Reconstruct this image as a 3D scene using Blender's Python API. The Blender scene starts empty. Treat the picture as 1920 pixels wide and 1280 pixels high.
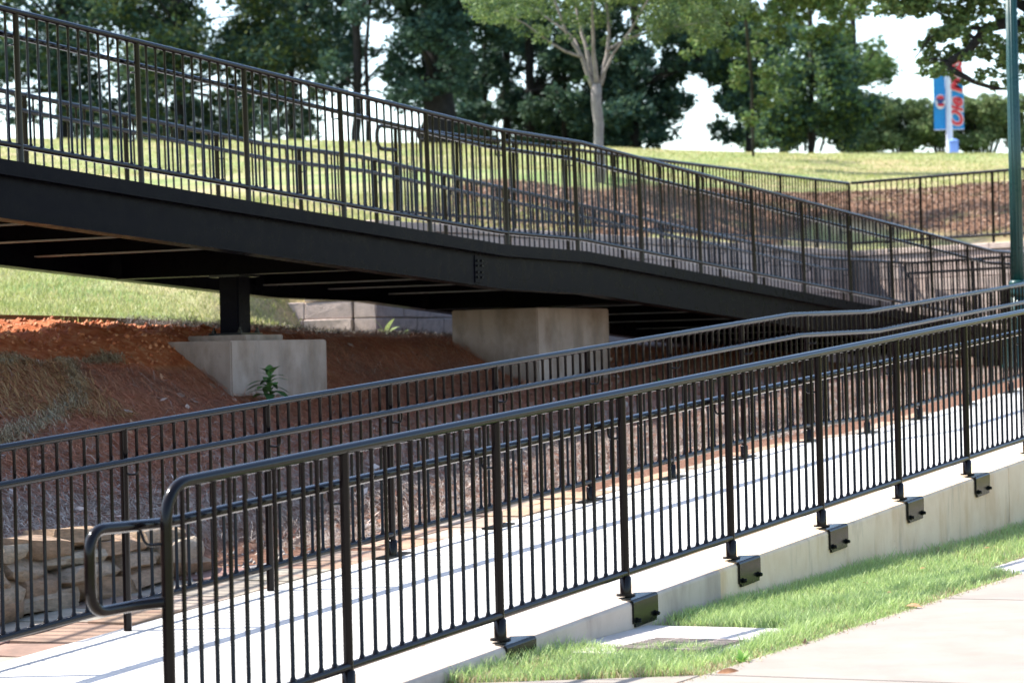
import bpy, bmesh, math, random
import numpy as np
from mathutils import Vector, Matrix

random.seed(7)
rng = np.random.default_rng(7)
scene = bpy.context.scene
C = scene.collection

# ------------------------------------------------------------------ camera
F_PX, PITCH, ROLL, EYE = 5304.05, 0.00523, 0.0231, 1.5
cr, sr, cp, sp = math.cos(ROLL), math.sin(ROLL), math.cos(PITCH), math.sin(PITCH)
cam_data = bpy.data.cameras.new('camera')
cam = bpy.data.objects.new('camera', cam_data)
C.objects.link(cam)
zax = Vector((0, -sp, cp)); xax = Vector((1, 0, 0)); fwd = Vector((0, cp, sp))
right = xax * cr - zax * sr
up = xax * sr + zax * cr
m = Matrix((( right.x, up.x, -fwd.x, 0), (right.y, up.y, -fwd.y, 0), (right.z, up.z, -fwd.z, EYE), (0, 0, 0, 1)))
cam.matrix_world = m
cam_data.sensor_width = 36.0
cam_data.lens = 36.0 * F_PX / 1920.0
cam_data.clip_start = 0.5
cam_data.clip_end = 3000
cam_data.dof.use_dof = True
cam_data.dof.focus_distance = 17.0
cam_data.dof.aperture_fstop = 4.2
scene.camera = cam

# ------------------------------------------------------------------ light
SUN_DIR = Vector((-0.938 * math.cos(math.radians(51)), 0.347 * math.cos(math.radians(51)), math.sin(math.radians(51))))
world = bpy.data.worlds.new('World'); scene.world = world; world.use_nodes = True
wn = world.node_tree.nodes; wl = world.node_tree.links
bg = wn['Background']
sky = wn.new('ShaderNodeTexSky'); sky.sky_type = 'NISHITA'; sky.sun_disc = False
sky.sun_elevation = math.radians(51)
sky.sun_rotation = math.atan2(SUN_DIR.x, SUN_DIR.y)
sky.air_density = 1.0; sky.dust_density = 1.2; sky.ozone_density = 1.0
wl.new(sky.outputs[0], bg.inputs[0]); bg.inputs[1].default_value = 0.15
sl = bpy.data.lights.new('sun', 'SUN'); sl.energy = 4.4; sl.angle = math.radians(0.53); sl.color = (1.0, 0.955, 0.89)
sun = bpy.data.objects.new('sun', sl); C.objects.link(sun)
sun.rotation_euler = SUN_DIR.to_track_quat('Z', 'Y').to_euler()
scene.view_settings.view_transform = 'Standard'
scene.view_settings.look = 'None'
scene.view_settings.exposure = 1.5
scene.view_settings.gamma = 1.0
scene.view_settings.use_curve_mapping = False

# ------------------------------------------------------------------ frames
A_P, A_B, A_T, A_L = 0.47526, 0.49224, 0.47813, 2.44931
P0 = (-0.7529, 12.46548); B0 = (-3.46445, 20.02679); T0 = (-1.26624, 32.04265)
def frame(o, a, t, e, z=0.0):
    return Vector((o[0] + math.sin(a) * t + math.cos(a) * e, o[1] + math.cos(a) * t - math.sin(a) * e, z))
def P(t, e, z=0.0): return frame(P0, A_P, t, e, z)      # lower ramp: t along, e across (front rail e=0)
def B(t, e, z=0.0): return frame(B0, A_B, t, e, z)      # footbridge: near rail e=0, far rail e=-2.54
def T(t, e, z=0.0): return frame(T0, A_T, t, e, z)      # railing on the block wall
CORN = T(14.5, 0)
def Lg(t, e, z=0.0): return frame((CORN.x, CORN.y), A_L, t, e, z)
def toP(X, Y):
    dx = X - P0[0]; dy = Y - P0[1]; s = math.sin(A_P); c = math.cos(A_P)
    return dx * s + dy * c, dx * c - dy * s
def ray(px, py):
    uu = px - 960.0; vv = 640.0 - py
    u = uu * cr + vv * sr; v = -uu * sr + vv * cr
    return Vector((u / F_PX, cp - v / F_PX * sp, sp + v / F_PX * cp))
def at(px, py, Y):
    d = ray(px, py); return Vector((d.x / d.y * Y, Y, EYE + d.z / d.y * Y))
def atE(px, py, e):
    d = ray(px, py); k = d.x / d.y; o = P(0, e)
    t = (k * o.y - o.x) / (math.sin(A_P) - k * math.cos(A_P)); Yt = o.y + math.cos(A_P) * t
    return Vector((k * Yt, Yt, EYE + d.z / d.y * Yt))
def eff(t): return min(t, 11.69) + min(max(t - 11.69, 0), 1.89) * 0.25 + max(t - 13.58, 0)
def R_front(t): return 1.10763 + 0.06286 * eff(t)        # top rail heights
def R_far(t): return 1.1633 + 0.06457 * (eff(t) - 1.895)
def R_bridge(t):
    if t < 7.1: return 4.018 - 0.0573 * t
    if t < 8.85: return 3.611 - 0.016 * (t - 7.1)
    return max(3.583 - 0.0636 * (t - 8.85), 2.785)
def zpath(t, e):
    w = (e + 2.6) / 2.7
    return (R_far(t) - 1.10) * (1 - w) + (R_front(t) - 1.085) * w
H_PANEL = 0.955

# ------------------------------------------------------------------ materials
def mat(name): 
    mm = bpy.data.materials.new(name); mm.use_nodes = True
    return mm, mm.node_tree.nodes, mm.node_tree.links, mm.node_tree.nodes['Principled BSDF']
def ramp(n, stops):
    r = n.new('ShaderNodeValToRGB'); el = r.color_ramp.elements
    while len(el) > 1: el.remove(el[-1])
    el[0].position = stops[0][0]; el[0].color = (*stops[0][1], 1)
    for p, c in stops[1:]:
        x = el.new(p); x.color = (*c, 1)
    return r
def noise(n, l, scale, detail=4, rough=0.6, vec=None, coord='Object'):
    tc = n.new('ShaderNodeTexCoord'); t = n.new('ShaderNodeTexNoise')
    t.inputs['Scale'].default_value = scale; t.inputs['Detail'].default_value = detail; t.inputs['Roughness'].default_value = rough
    l.new(tc.outputs[coord] if vec is None else vec, t.inputs['Vector'])
    return t
def mix(n, l, a, b, f, mode='MIX'):
    x = n.new('ShaderNodeMix'); x.data_type = 'RGBA'; x.blend_type = mode
    for s, v in ((6, a), (7, b), (0, f)):
        if hasattr(v, 'default_value') or hasattr(v, 'links'): l.new(v, x.inputs[s])
        elif isinstance(v, tuple): x.inputs[s].default_value = (*v, 1)
        else: x.inputs[s].default_value = v
    return x.outputs[2]
def bump(n, l, h, strength, dist, b):
    x = n.new('ShaderNodeBump'); x.inputs['Strength'].default_value = strength; x.inputs['Distance'].default_value = dist
    l.new(h, x.inputs['Height']); l.new(x.outputs[0], b.inputs['Normal']); return x
def mat_noise(name, stops, scale, rough=0.8, bs=0.3, bd=0.01, bscale=None, stains=None, spec=0.4):
    mm, n, l, b = mat(name)
    t = noise(n, l, scale); r = ramp(n, stops); l.new(t.outputs[0], r.inputs[0])
    col = r.outputs[0]
    if stains:
        for (sc, c, lo, hi, amt, stretch) in stains:
            tc = n.new('ShaderNodeTexCoord'); mp = n.new('ShaderNodeMapping'); mp.inputs['Scale'].default_value = stretch
            l.new(tc.outputs['Object'], mp.inputs[0])
            t3 = noise(n, l, sc, 5, 0.65, vec=mp.outputs[0])
            mr = n.new('ShaderNodeMapRange'); mr.inputs[1].default_value = lo; mr.inputs[2].default_value = hi; mr.inputs[4].default_value = amt
            l.new(t3.outputs[0], mr.inputs[0])
            col = mix(n, l, col, c, mr.outputs[0])
    l.new(col, b.inputs['Base Color'])
    b.inputs['Roughness'].default_value = rough; b.inputs['Specular IOR Level'].default_value = spec
    t2 = noise(n, l, bscale or scale * 4, 6, 0.7); bump(n, l, t2.outputs[0], bs, bd, b)
    return mm

def paint(name, col, rough, coat=0.0, bs=0.05, spec=0.5):
    mm, n, l, b = mat(name); b.inputs['Specular IOR Level'].default_value = spec
    t = noise(n, l, 9, 5, 0.65); mr = n.new('ShaderNodeMapRange')
    mr.inputs[1].default_value = 0.3; mr.inputs[2].default_value = 0.75
    mr.inputs[3].default_value = rough * 0.75; mr.inputs[4].default_value = rough * 1.35
    l.new(t.outputs[0], mr.inputs[0]); l.new(mr.outputs[0], b.inputs['Roughness'])
    t2 = noise(n, l, 40, 3); r = ramp(n, [(0.35, col), (0.8, tuple(c * 1.4 for c in col))]); l.new(t2.outputs[0], r.inputs[0])
    l.new(r.outputs[0], b.inputs['Base Color'])
    b.inputs['Coat Weight'].default_value = coat; b.inputs['Coat Roughness'].default_value = 0.12
    t3 = noise(n, l, 160, 2); bump(n, l, t3.outputs[0], bs, 0.002, b)
    return mm
M_RAIL = paint('rail_paint', (0.0036, 0.0024, 0.0027), 0.15, 0.0, 0.02, 0.21)
M_GIRDER = paint('girder_paint', (0.0024, 0.0022, 0.0050), 0.3, 0.0, 0.04, 0.03)
M_FLANGE_GLINT = paint('flange_glint', (0.24, 0.26, 0.28), 0.5, 0.0, 0.05, 0.4)  # pale colour paints the bright reflections along the cross beam flanges
M_PLATE = paint('plate_paint', (0.004, 0.0048, 0.004), 0.24, 0.0, 0.03, 0.26)
M_LAMP = paint('lamp_green_paint', (0.005, 0.038, 0.034), 0.3, 0.0, 0.03, 0.4)
M_POLE = paint('pale_pole_paint', (0.55, 0.58, 0.66), 0.4, 0.0)
M_BINBLUE = paint('blue_plastic', (0.16, 0.28, 0.62), 0.5, 0.0)

M_PATH = mat_noise('path_concrete', [(0.3, (0.45, 0.43, 0.40)), (0.7, (0.56, 0.54, 0.505))], 3.0, 0.85, 0.25, 0.004, 60,
                   [(1.5, (0.40, 0.36, 0.31), 0.58, 0.8, 0.5, (1, 1, 1)), (30, (0.38, 0.35, 0.31), 0.66, 0.74, 0.6, (1, 1, 1))])
M_CURB = mat_noise('curb_concrete', [(0.3, (0.62, 0.455, 0.29)), (0.7, (0.74, 0.585, 0.40))], 2.5, 0.85, 0.35, 0.006, 50,
                   [(2.2, (0.50, 0.32, 0.16), 0.50, 0.70, 0.7, (1.3, 1.3, 0.4)), (3.0, (0.26, 0.21, 0.16), 0.56, 0.72, 0.55, (1.6, 1.6, 0.3)),
                    (45, (0.16, 0.13, 0.11), 0.68, 0.74, 0.7, (1, 1, 1))])
M_CURB2 = mat_noise('curb_concrete_grey', [(0.3, (0.42, 0.34, 0.265)), (0.7, (0.53, 0.44, 0.36))], 2.2, 0.85, 0.35, 0.006, 50,
                    [(1.8, (0.26, 0.20, 0.16), 0.5, 0.72, 0.7, (1.6, 1.6, 0.5)), (45, (0.16, 0.13, 0.11), 0.68, 0.74, 0.7, (1, 1, 1))])
M_PIER = mat_noise('footing_concrete', [(0.3, (0.34, 0.265, 0.22)), (0.7, (0.46, 0.375, 0.32))], 1.6, 0.9, 0.3, 0.006, 40,
                   [(1.7, (0.17, 0.115, 0.075), 0.46, 0.64, 0.75, (1, 1, 0.6)), (3.5, (0.24, 0.20, 0.17), 0.5, 0.62, 0.5, (2, 2, 0.3)), (14, (0.25, 0.20, 0.18), 0.62, 0.72, 0.5, (1, 1, 1))])
M_WALK = mat_noise('sidewalk_concrete', [(0.3, (0.255, 0.217, 0.178)), (0.5, (0.268, 0.230, 0.192)), (0.7, (0.280, 0.244, 0.208))], 3.5, 0.85, 0.35, 0.004, 90,
                   [(2.0, (0.19, 0.145, 0.115), 0.52, 0.85, 0.55, (1, 1, 1)), (0.7, (0.20, 0.175, 0.155), 0.52, 0.62, 0.4, (1, 1, 1)), (55, (0.16, 0.12, 0.09), 0.66, 0.74, 0.7, (1, 1, 1)), (7, (0.20, 0.165, 0.14), 0.58, 0.72, 0.5, (1, 4, 1)), (160, (0.19, 0.15, 0.12), 0.55, 0.7, 0.5, (1, 1, 1))])
M_APRON = mat_noise('apron_concrete', [(0.3, (0.42, 0.38, 0.34)), (0.7, (0.55, 0.51, 0.47))], 3, 0.85, 0.3, 0.005, 60,
                    [(4.0, (0.25, 0.20, 0.17), 0.58, 0.75, 0.5, (1, 1, 1))])
M_IRON = mat_noise('rusty_iron', [(0.3, (0.20, 0.16, 0.135)), (0.7, (0.32, 0.26, 0.225))], 20, 0.7, 0.4, 0.002)
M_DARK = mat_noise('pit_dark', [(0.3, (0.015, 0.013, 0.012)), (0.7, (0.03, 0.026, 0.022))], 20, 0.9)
M_BOARD = mat_noise('weathered_board', [(0.3, (0.13, 0.065, 0.035)), (0.7, (0.22, 0.12, 0.07))], 6, 0.85, 0.4, 0.004)
M_DECK = mat_noise('deck_concrete', [(0.3, (0.46, 0.45, 0.44)), (0.7, (0.56, 0.55, 0.53))], 3, 0.85)
M_PIPE = mat_noise('pale_edging', [(0.3, (0.42, 0.45, 0.42)), (0.7, (0.55, 0.58, 0.54))], 8, 0.6)

def mat_object_random(name, cols, scale, bs=0.5, bd=0.01, dark=0.55, rough=0.85, spots=None):
    mm, n, l, b = mat(name)
    oi = n.new('ShaderNodeObjectInfo'); k = len(cols)
    r = ramp(n, [((i + 0.5) / k, c) for i, c in enumerate(cols)]); l.new(oi.outputs['Random'], r.inputs[0])
    tc = n.new('ShaderNodeTexCoord'); vm = n.new('ShaderNodeVectorMath'); vm.operation = 'ADD'
    l.new(tc.outputs['Object'], vm.inputs[0]); l.new(oi.outputs['Location'], vm.inputs[1])
    t = noise(n, l, scale, 6, 0.7, vec=vm.outputs[0])
    r2 = ramp(n, [(0.3, (dark, dark, dark)), (0.65, (1.15, 1.12, 1.1))]); l.new(t.outputs[0], r2.inputs[0])
    col = mix(n, l, r.outputs[0], r2.outputs[0], 1.0, 'MULTIPLY')
    if spots:
        t4 = noise(n, l, spots[0], 4, 0.6, vec=vm.outputs[0]); mr = n.new('ShaderNodeMapRange')
        mr.inputs[1].default_value = 0.55; mr.inputs[2].default_value = 0.7; mr.inputs[4].default_value = 0.7
        l.new(t4.outputs[0], mr.inputs[0]); col = mix(n, l, col, spots[1], mr.outputs[0])
    l.new(col, b.inputs['Base Color']); b.inputs['Roughness'].default_value = rough
    t2 = noise(n, l, scale * 5, 6, 0.7, vec=vm.outputs[0]); bump(n, l, t2.outputs[0], bs, bd, b)
    return mm
M_STONE = mat_object_random('rubble_stone', [(0.54, 0.37, 0.23), (0.62, 0.47, 0.32), (0.47, 0.31, 0.20), (0.66, 0.55, 0.41), (0.54, 0.36, 0.23)], 7, 1.0, 0.03, 0.6, 0.9, (9, (0.32, 0.17, 0.08)))
M_FLAG = mat_object_random('flagstone', [(0.22, 0.12, 0.095), (0.30, 0.25, 0.18), (0.24, 0.225, 0.22), (0.31, 0.21, 0.13), (0.23, 0.13, 0.11), (0.32, 0.29, 0.23)], 2.6, 0.6, 0.008, 0.5, 0.8, (3.2, (0.26, 0.13, 0.085)))
M_FLAG2 = mat_object_random('flagstone_orange', [(0.36, 0.24, 0.15), (0.32, 0.27, 0.21), (0.36, 0.20, 0.12), (0.32, 0.29, 0.25)], 3, 0.5, 0.006, 0.6, 0.8, (4, (0.52, 0.28, 0.13)))
M_BLOCK = mat_object_random('split_block', [(0.46, 0.37, 0.325), (0.50, 0.41, 0.36), (0.42, 0.34, 0.30), (0.48, 0.37, 0.32)], 10, 0.9, 0.02, 0.75, 0.95)
M_CAP = mat_object_random('cap_block', [(0.40, 0.32, 0.27), (0.44, 0.35, 0.30), (0.38, 0.30, 0.26)], 10, 0.8, 0.012, 0.8, 0.95)

def mat_attr(name, rough=0.6, trans=0.0, hue=None, spec=0.3):
    """colour from the mesh's own per-blade / per-leaf colour attribute"""
    mm, n, l, b = mat(name)
    a = n.new('ShaderNodeAttribute'); a.attribute_name = 'tint'
    l.new(a.outputs['Color'], b.inputs['Base Color']); b.inputs['Roughness'].default_value = rough
    b.inputs['Specular IOR Level'].default_value = spec
    if trans > 0:
        tr = n.new('ShaderNodeBsdfTranslucent'); l.new(a.outputs['Color'], tr.inputs[0])
        ms = n.new('ShaderNodeMixShader'); ms.inputs[0].default_value = trans
        l.new(b.outputs[0], ms.inputs[1]); l.new(tr.outputs[0], ms.inputs[2]); l.new(ms.outputs[0], n['Material Output'].inputs[0])
    return mm
M_BLADE = mat_attr('grass_blade', 0.45, 0.35)
M_LEAF = mat_attr('leaf', 0.55, 0.3, spec=0.2)
M_CANOPY = mat_attr('canopy_leaf', 0.6, 0.28, spec=0.12)
M_NEEDLE = mat_attr('pine_straw', 0.7, 0.0)
M_BARK = mat_noise('bark_dark', [(0.3, (0.012, 0.011, 0.011)), (0.7, (0.032, 0.028, 0.026))], 8, 0.95, 0.8, 0.03)
M_BARKPALE = mat_noise('bark_pale', [(0.3, (0.20, 0.17, 0.155)), (0.7, (0.30, 0.27, 0.25))], 9, 0.9, 0.6, 0.01, 30, [(3, (0.13, 0.11, 0.10), 0.5, 0.7, 0.6, (3, 3, 0.4))])
M_NET = mat_noise('straw_net', [(0.3, (0.12, 0.10, 0.06)), (0.7, (0.30, 0.26, 0.18))], 60, 0.9, 0.8, 0.01)
M_DEADLEAF = mat_noise('dead_leaf', [(0.3, (0.25, 0.10, 0.04)), (0.7, (0.42, 0.20, 0.09))], 30, 0.6)

def solid(name, col, rough=0.7):
    mm, n, l, b = mat(name)
    t = noise(n, l, 12, 3); r = ramp(n, [(0.3, tuple(c * 0.9 for c in col)), (0.7, col)]); l.new(t.outputs[0], r.inputs[0])
    l.new(r.outputs[0], b.inputs['Base Color']); b.inputs['Roughness'].default_value = rough; return mm
M_BANBLUE = solid('banner_blue', (0.015, 0.26, 0.60)); M_BANRED = solid('banner_red', (0.62, 0.04, 0.05)); M_BANWHITE = solid('banner_white', (0.78, 0.78, 0.78)); M_BANNAVY = solid('banner_navy', (0.03, 0.05, 0.20))

# ------------------------------------------------------------------ helpers
def tagit(o, label=None, cat=None, group=None, kind=None):
    if label: o['label'] = label
    if cat: o['category'] = cat
    if group: o['group'] = group
    if kind: o['kind'] = kind
    return o
def thing(name, loc, label, cat, group=None):
    o = bpy.data.objects.new(name, None); o.empty_display_size = 0.2; C.objects.link(o); o.location = loc
    return tagit(o, label, cat, group)
def wloc(o):
    p = Vector(o.location)
    while o.parent: o = o.parent; p += Vector(o.location)
    return p
def link(name, me, parent=None, loc=(0, 0, 0), rot=None, scale=None):
    """loc is in world space; parents are never rotated"""
    o = bpy.data.objects.new(name, me); C.objects.link(o)
    if parent is not None:
        o.parent = parent; o.location = Vector(loc) - wloc(parent)
    else: o.location = loc
    if rot is not None: o.rotation_euler = rot
    if scale is not None: o.scale = scale
    return o
def from_bm(name, bm, material, smooth=False):
    bmesh.ops.recalc_face_normals(bm, faces=bm.faces)
    me = bpy.data.meshes.new(name); bm.to_mesh(me); bm.free(); me.materials.append(material)
    if smooth:
        for p in me.polygons: p.use_smooth = True
    return me
def smooth_by_angle(me, ang=40):
    me.polygons.foreach_set('use_smooth', [True] * len(me.polygons))
    me.update()
    bm = bmesh.new(); bm.from_mesh(me)
    for e in bm.edges:
        if len(e.link_faces) == 2 and e.calc_face_angle(0) > math.radians(ang): e.smooth = False
    bm.to_mesh(me); bm.free()
    return me
def fast_mesh(name, V, Fc, material, tint=None, smooth=False):
    me = bpy.data.meshes.new(name); V = np.asarray(V, np.float32); Fc = np.asarray(Fc, np.int32)
    k = Fc.shape[1]; me.vertices.add(len(V)); me.vertices.foreach_set('co', V.ravel())
    me.loops.add(Fc.size); me.loops.foreach_set('vertex_index', Fc.ravel())
    me.polygons.add(len(Fc)); me.polygons.foreach_set('loop_start', np.arange(0, Fc.size, k, dtype=np.int32))
    me.update(calc_edges=True); me.validate()
    me.materials.append(material)
    if smooth: me.polygons.foreach_set('use_smooth', [True] * len(me.polygons))
    if tint is not None:
        a = me.color_attributes.new('tint', 'FLOAT_COLOR', 'POINT')
        c = np.ones((len(V), 4), np.float32); c[:, :3] = tint; a.data.foreach_set('color', c.ravel())
    return me
def add_box(bm, c, half, R=None):
    vs = []
    for x in (-1, 1):
        for y in (-1, 1):
            for z in (-1, 1):
                v = Vector((x * half[0], y * half[1], z * half[2]))
                if R is not None: v = R @ v
                vs.append(bm.verts.new(Vector(c) + v))
    for f in ((0, 1, 3, 2), (4, 6, 7, 5), (0, 4, 5, 1), (2, 3, 7, 6), (0, 2, 6, 4), (1, 5, 7, 3)):
        bm.faces.new([vs[i] for i in f])
    return vs
def add_prism(bm, ring0, ring1, caps=True):
    a = [bm.verts.new(Vector(p)) for p in ring0]; b = [bm.verts.new(Vector(p)) for p in ring1]; n = len(a)
    for i in range(n): bm.faces.new((a[i], a[(i + 1) % n], b[(i + 1) % n], b[i]))
    if caps: bm.faces.new(a[::-1]); bm.faces.new(b)
def arc_round(pts, rad, n=6):
    out = [Vector(pts[0])]
    for i in range(1, len(pts) - 1):
        p, a, b = Vector(pts[i]), Vector(pts[i - 1]), Vector(pts[i + 1])
        d1 = (a - p); d2 = (b - p); r = min(rad, d1.length * 0.49, d2.length * 0.49)
        s = p + d1.normalized() * r; e = p + d2.normalized() * r
        for k in range(n + 1):
            w = k / n; out.append(s * (1 - w) ** 2 + p * 2 * w * (1 - w) + e * w * w)
    out.append(Vector(pts[-1])); return out
def add_tube(bm, pts, radii, seg=10, caps=True):
    pts = [Vector(p) for p in pts]
    if not hasattr(radii, '__len__'): radii = [radii] * len(pts)
    rings = []; prev = None
    for i, p in enumerate(pts):
        if i == 0: d = pts[1] - p
        elif i == len(pts) - 1: d = p - pts[i - 1]
        else: d = (pts[i + 1] - p).normalized() + (p - pts[i - 1]).normalized()
        d.normalize()
        if prev is None:
            x = d.orthogonal().normalized()
        else:
            x = (prev - d * prev.dot(d)).normalized()
        prev = x; y = d.cross(x)
        rings.append([bm.verts.new(p + (x * math.cos(2 * math.pi * k / seg) + y * math.sin(2 * math.pi * k / seg)) * radii[i]) for k in range(seg)])
    for a, b in zip(rings, rings[1:]):
        for k in range(seg): bm.faces.new((a[k], a[(k + 1) % seg], b[(k + 1) % seg], b[k]))
    if caps: bm.faces.new(rings[0][::-1]); bm.faces.new(rings[-1])
def tube_mesh(name, pts, r, material, seg=14):
    bm = bmesh.new(); add_tube(bm, pts, r, seg); return smooth_by_angle(from_bm(name, bm, material), 50)
def vnoise(x, y, seed=0):
    """smooth value noise on numpy arrays"""
    x = np.asarray(x, float); y = np.asarray(y, float)
    xi = np.floor(x).astype(int); yi = np.floor(y).astype(int); xf = x - xi; yf = y - yi
    xf = xf * xf * (3 - 2 * xf); yf = yf * yf * (3 - 2 * yf)
    def h(i, j):
        v = np.sin(i * 127.1 + j * 311.7 + seed * 74.7) * 43758.5453; return v - np.floor(v)
    return (h(xi, yi) * (1 - xf) + h(xi + 1, yi) * xf) * (1 - yf) + (h(xi, yi + 1) * (1 - xf) + h(xi + 1, yi + 1) * xf) * yf - 0.5

# ------------------------------------------------------------------ ground
S_A, C_A = math.sin(A_P), math.cos(A_P)
ctrl = []
for t in (-12, -4, 2, 6, 10): ctrl.append((*P(t, -9.2)[:2], 1.95))
for t in (13, 15): ctrl.append((*P(t, -9.2)[:2], 1.93))
for t in (17.2, 20, 24, 28, 31.5): ctrl.append((*P(t, -9.6)[:2], 3.00)); 
for t in (20, 26, 31.5): ctrl.append((*P(t, -10.6)[:2], 3.06))
for t in (2, 5, 9): q = Lg(t, -0.25 if t < 6 else 0); ctrl.append((q.x, q.y, 3.00)); q2 = Lg(t, -1.3); ctrl.append((q2.x, q2.y, 3.06))
for px, py, Y in ((1592, 362, 51), (1250, 345, 47.5), (950, 338, 43.5), (1850, 352, 49), (2100, 345, 49)): ctrl.append(tuple(at(px, py, Y)))
for px, py, Y in ((0, 360, 46), (350, 350, 46), (700, 345, 46), (-300, 360, 46), (100, 440, 36), (450, 440, 36)): ctrl.append(tuple(at(px, py, Y)))
for px, py, Y in ((1592, 325, 63), (1200, 312, 62), (800, 305, 61), (200, 303, 60), (1920, 325, 63), (-300, 305, 60)): ctrl.append(tuple(at(px, py, Y)))
for px, py in ((-600, 264), (0, 266), (400, 267), (750, 270), (1100, 280), (1400, 287), (1650, 288), (1920, 291), (2300, 294)):
    ctrl.append(tuple(at(px, py, 78)))
    q = at(px, py, 78); ctrl.append((q.x * 1.16, 92, q.z + 0.1))
ctrl = np.array(ctrl)
def tps_fit(p):
    n = len(p); d2 = ((p[:, None, :2] - p[None, :, :2]) ** 2).sum(-1); K = np.where(d2 > 0, d2 * np.log(d2 + 1e-12) * 0.5, 0)
    Pm = np.c_[np.ones(n), p[:, :2]]; Am = np.zeros((n + 3, n + 3)); Am[:n, :n] = K + np.eye(n) * 2.0; Am[:n, n:] = Pm; Am[n:, :n] = Pm.T
    return np.linalg.solve(Am, np.r_[p[:, 2], 0, 0, 0])
TW = tps_fit(ctrl)
def tps(X, Y):
    X = np.clip(X, -34, 26); Y = np.clip(Y, 8, 92); sh = X.shape; X = X.ravel(); Y = Y.ravel(); out = np.full(X.shape, TW[-3]) + TW[-2] * X + TW[-1] * Y
    for w, (cx, cy, _) in zip(TW, ctrl):
        d2 = (X - cx) ** 2 + (Y - cy) ** 2; out += w * d2 * np.log(d2 + 1e-12) * 0.5
    return out.reshape(sh)
v_eff = np.vectorize(eff)
def zp_arr(t): return 1.1633 + 0.06457 * (v_eff(np.clip(t, -12, 24)) - 1.895) - 1.12
UK = np.array([0, .6, .98, 1.22, 1.8, 2.6, 3.4, 4.0, 4.45, 4.75, 5.1, 6.1, 6.6])
TK = np.array([2, 5, 7.5, 9.3, 11, 14, 18, 22, 28])
ZK = np.array([
    [0, 0, 0.0, .46, .62, .85, 1.22, 1.60, 1.36, 1.55, 1.69, 1.94, 1.96],
    [0, .02, 0.03, .40, .56, .82, 1.20, 1.62, 1.38, 1.55, 1.69, 1.94, 1.96],
    [0, .02, 0.00, .50, .63, .84, 1.12, 1.48, 1.48, 1.60, 1.70, 1.93, 1.95],
    [0, .02, 0.00, .60, .70, .84, 1.00, 1.20, 1.52, 1.72, 1.82, 1.89, 1.92],
    [0, .02, 0.00, .70, .77, .88, 1.00, 1.15, 1.38, 1.62, 1.80, 1.84, 1.88],
    [0, .02, 0.00, .86, .92, 1.00, 1.10, 1.22, 1.40, 1.60, 1.70, 1.73, 1.76],
    [0, .02, 0.00, 1.04, 1.08, 1.12, 1.20, 1.28, 1.40, 1.52, 1.60, 1.66, 1.68],
    [0, .00, 0.00, 1.15, 1.16, 1.18, 1.22, 1.28, 1.38, 1.48, 1.54, 1.58, 1.60],
    [0, -.1, 0.00, 1.20, 1.20, 1.20, 1.20, 1.20, 1.20, 1.20, 1.20, 1.20, 1.20]])
def zleg(e): return np.where(e > -9.373, 31.67 - 0.428 * (e + 9.373), 31.67)
def ground_z(t, e, s):
    """t, e lower-ramp frame; s = t straightened along the wall's second leg"""
    u = -(e + 2.6); zp = zp_arr(t)
    tt = np.clip(t, TK[0], TK[-1]); i = np.clip(np.searchsorted(TK, tt, side='right') - 1, 0, len(TK) - 2); w = (tt - TK[i]) / (TK[i + 1] - TK[i]); w = w * w * (3 - 2 * w)
    uu = np.clip(u, 0, 6.6); j = np.clip(np.searchsorted(UK, uu, side='right') - 1, 0, len(UK) - 2); x = (uu - UK[j]) / (UK[j + 1] - UK[j])
    def zk(a, b):
        v = ZK[a, b]; return np.where(b < 3, v + zp, v)
    near = (zk(i, j) * (1 - w) + zk(i + 1, j) * w) * (1 - x) + (zk(i, j + 1) * (1 - w) + zk(i + 1, j + 1) * w) * x
    g = -0.01 + 0.016 * np.clip(t, -6, 30)
    g2 = np.minimum(g, zp - 0.06)
    z = np.where(u > 0, near, np.where(u > -0.3, g2 + (zp - g2) * np.clip((u + 0.3) / 0.3, 0, 1), np.where(e < 0.05, g2, g)))
    X = P0[0] + S_A * t + C_A * e; Y = P0[1] + C_A * t - S_A * e
    hill = tps(X, Y)
    b = np.clip((u - 6.5) / 1.2, 0, 1); b = b * b * (3 - 2 * b)
    zl = np.where(u > 6.5, near * (1 - b) + hill * b, z)
    near_end = (t > 12.5) & (t < 16.45) & (u > 6.3)
    zcap = 1.76 + 1.3 * np.clip(u - 7.45, 0, None) + 0.28 * np.clip(15.3 - t, 0, None)
    zl = np.where(near_end, np.minimum(zl, zcap), zl)
    high = ((u > 6.72) & (s > 16.45)) | (s > 31.8)
    z = np.where(u > 6.5, zl, z)
    z = np.where(high, np.maximum(hill, 2.95), z)
    # small relief
    soft = np.where((u > 1.1) & (u < 6.6) & ~high, 1.0, 0.0)
    z = z + soft * (0.05 * vnoise(X * 2.2, Y * 2.2) + 0.03 * vnoise(X * 6, Y * 6, 3))
    lip = np.exp(-((u - 5.3) / 0.6) ** 2) * (t < 11)
    z = z + lip * (0.06 * vnoise(X * 3, Y * 3, 5) + 0.06 * vnoise(X * 9, Y * 9, 6) + 0.05 * vnoise(X * 21, Y * 21, 16))
    far = (u > 7)
    z = z + far * (0.10 * vnoise(X * 0.35, Y * 0.35, 8) + 0.02 * vnoise(X * 2, Y * 2, 9))
    return z
def ground_at(X, Y):
    X = np.atleast_1d(np.asarray(X, float)); Y = np.atleast_1d(np.asarray(Y, float)); t, e = toP(X, Y)
    wgt = np.clip((t - 16.3) / 11, 0, 1); s = t - wgt * (zleg(e) - 31.67)
    return ground_z(t, e, s)
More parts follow.
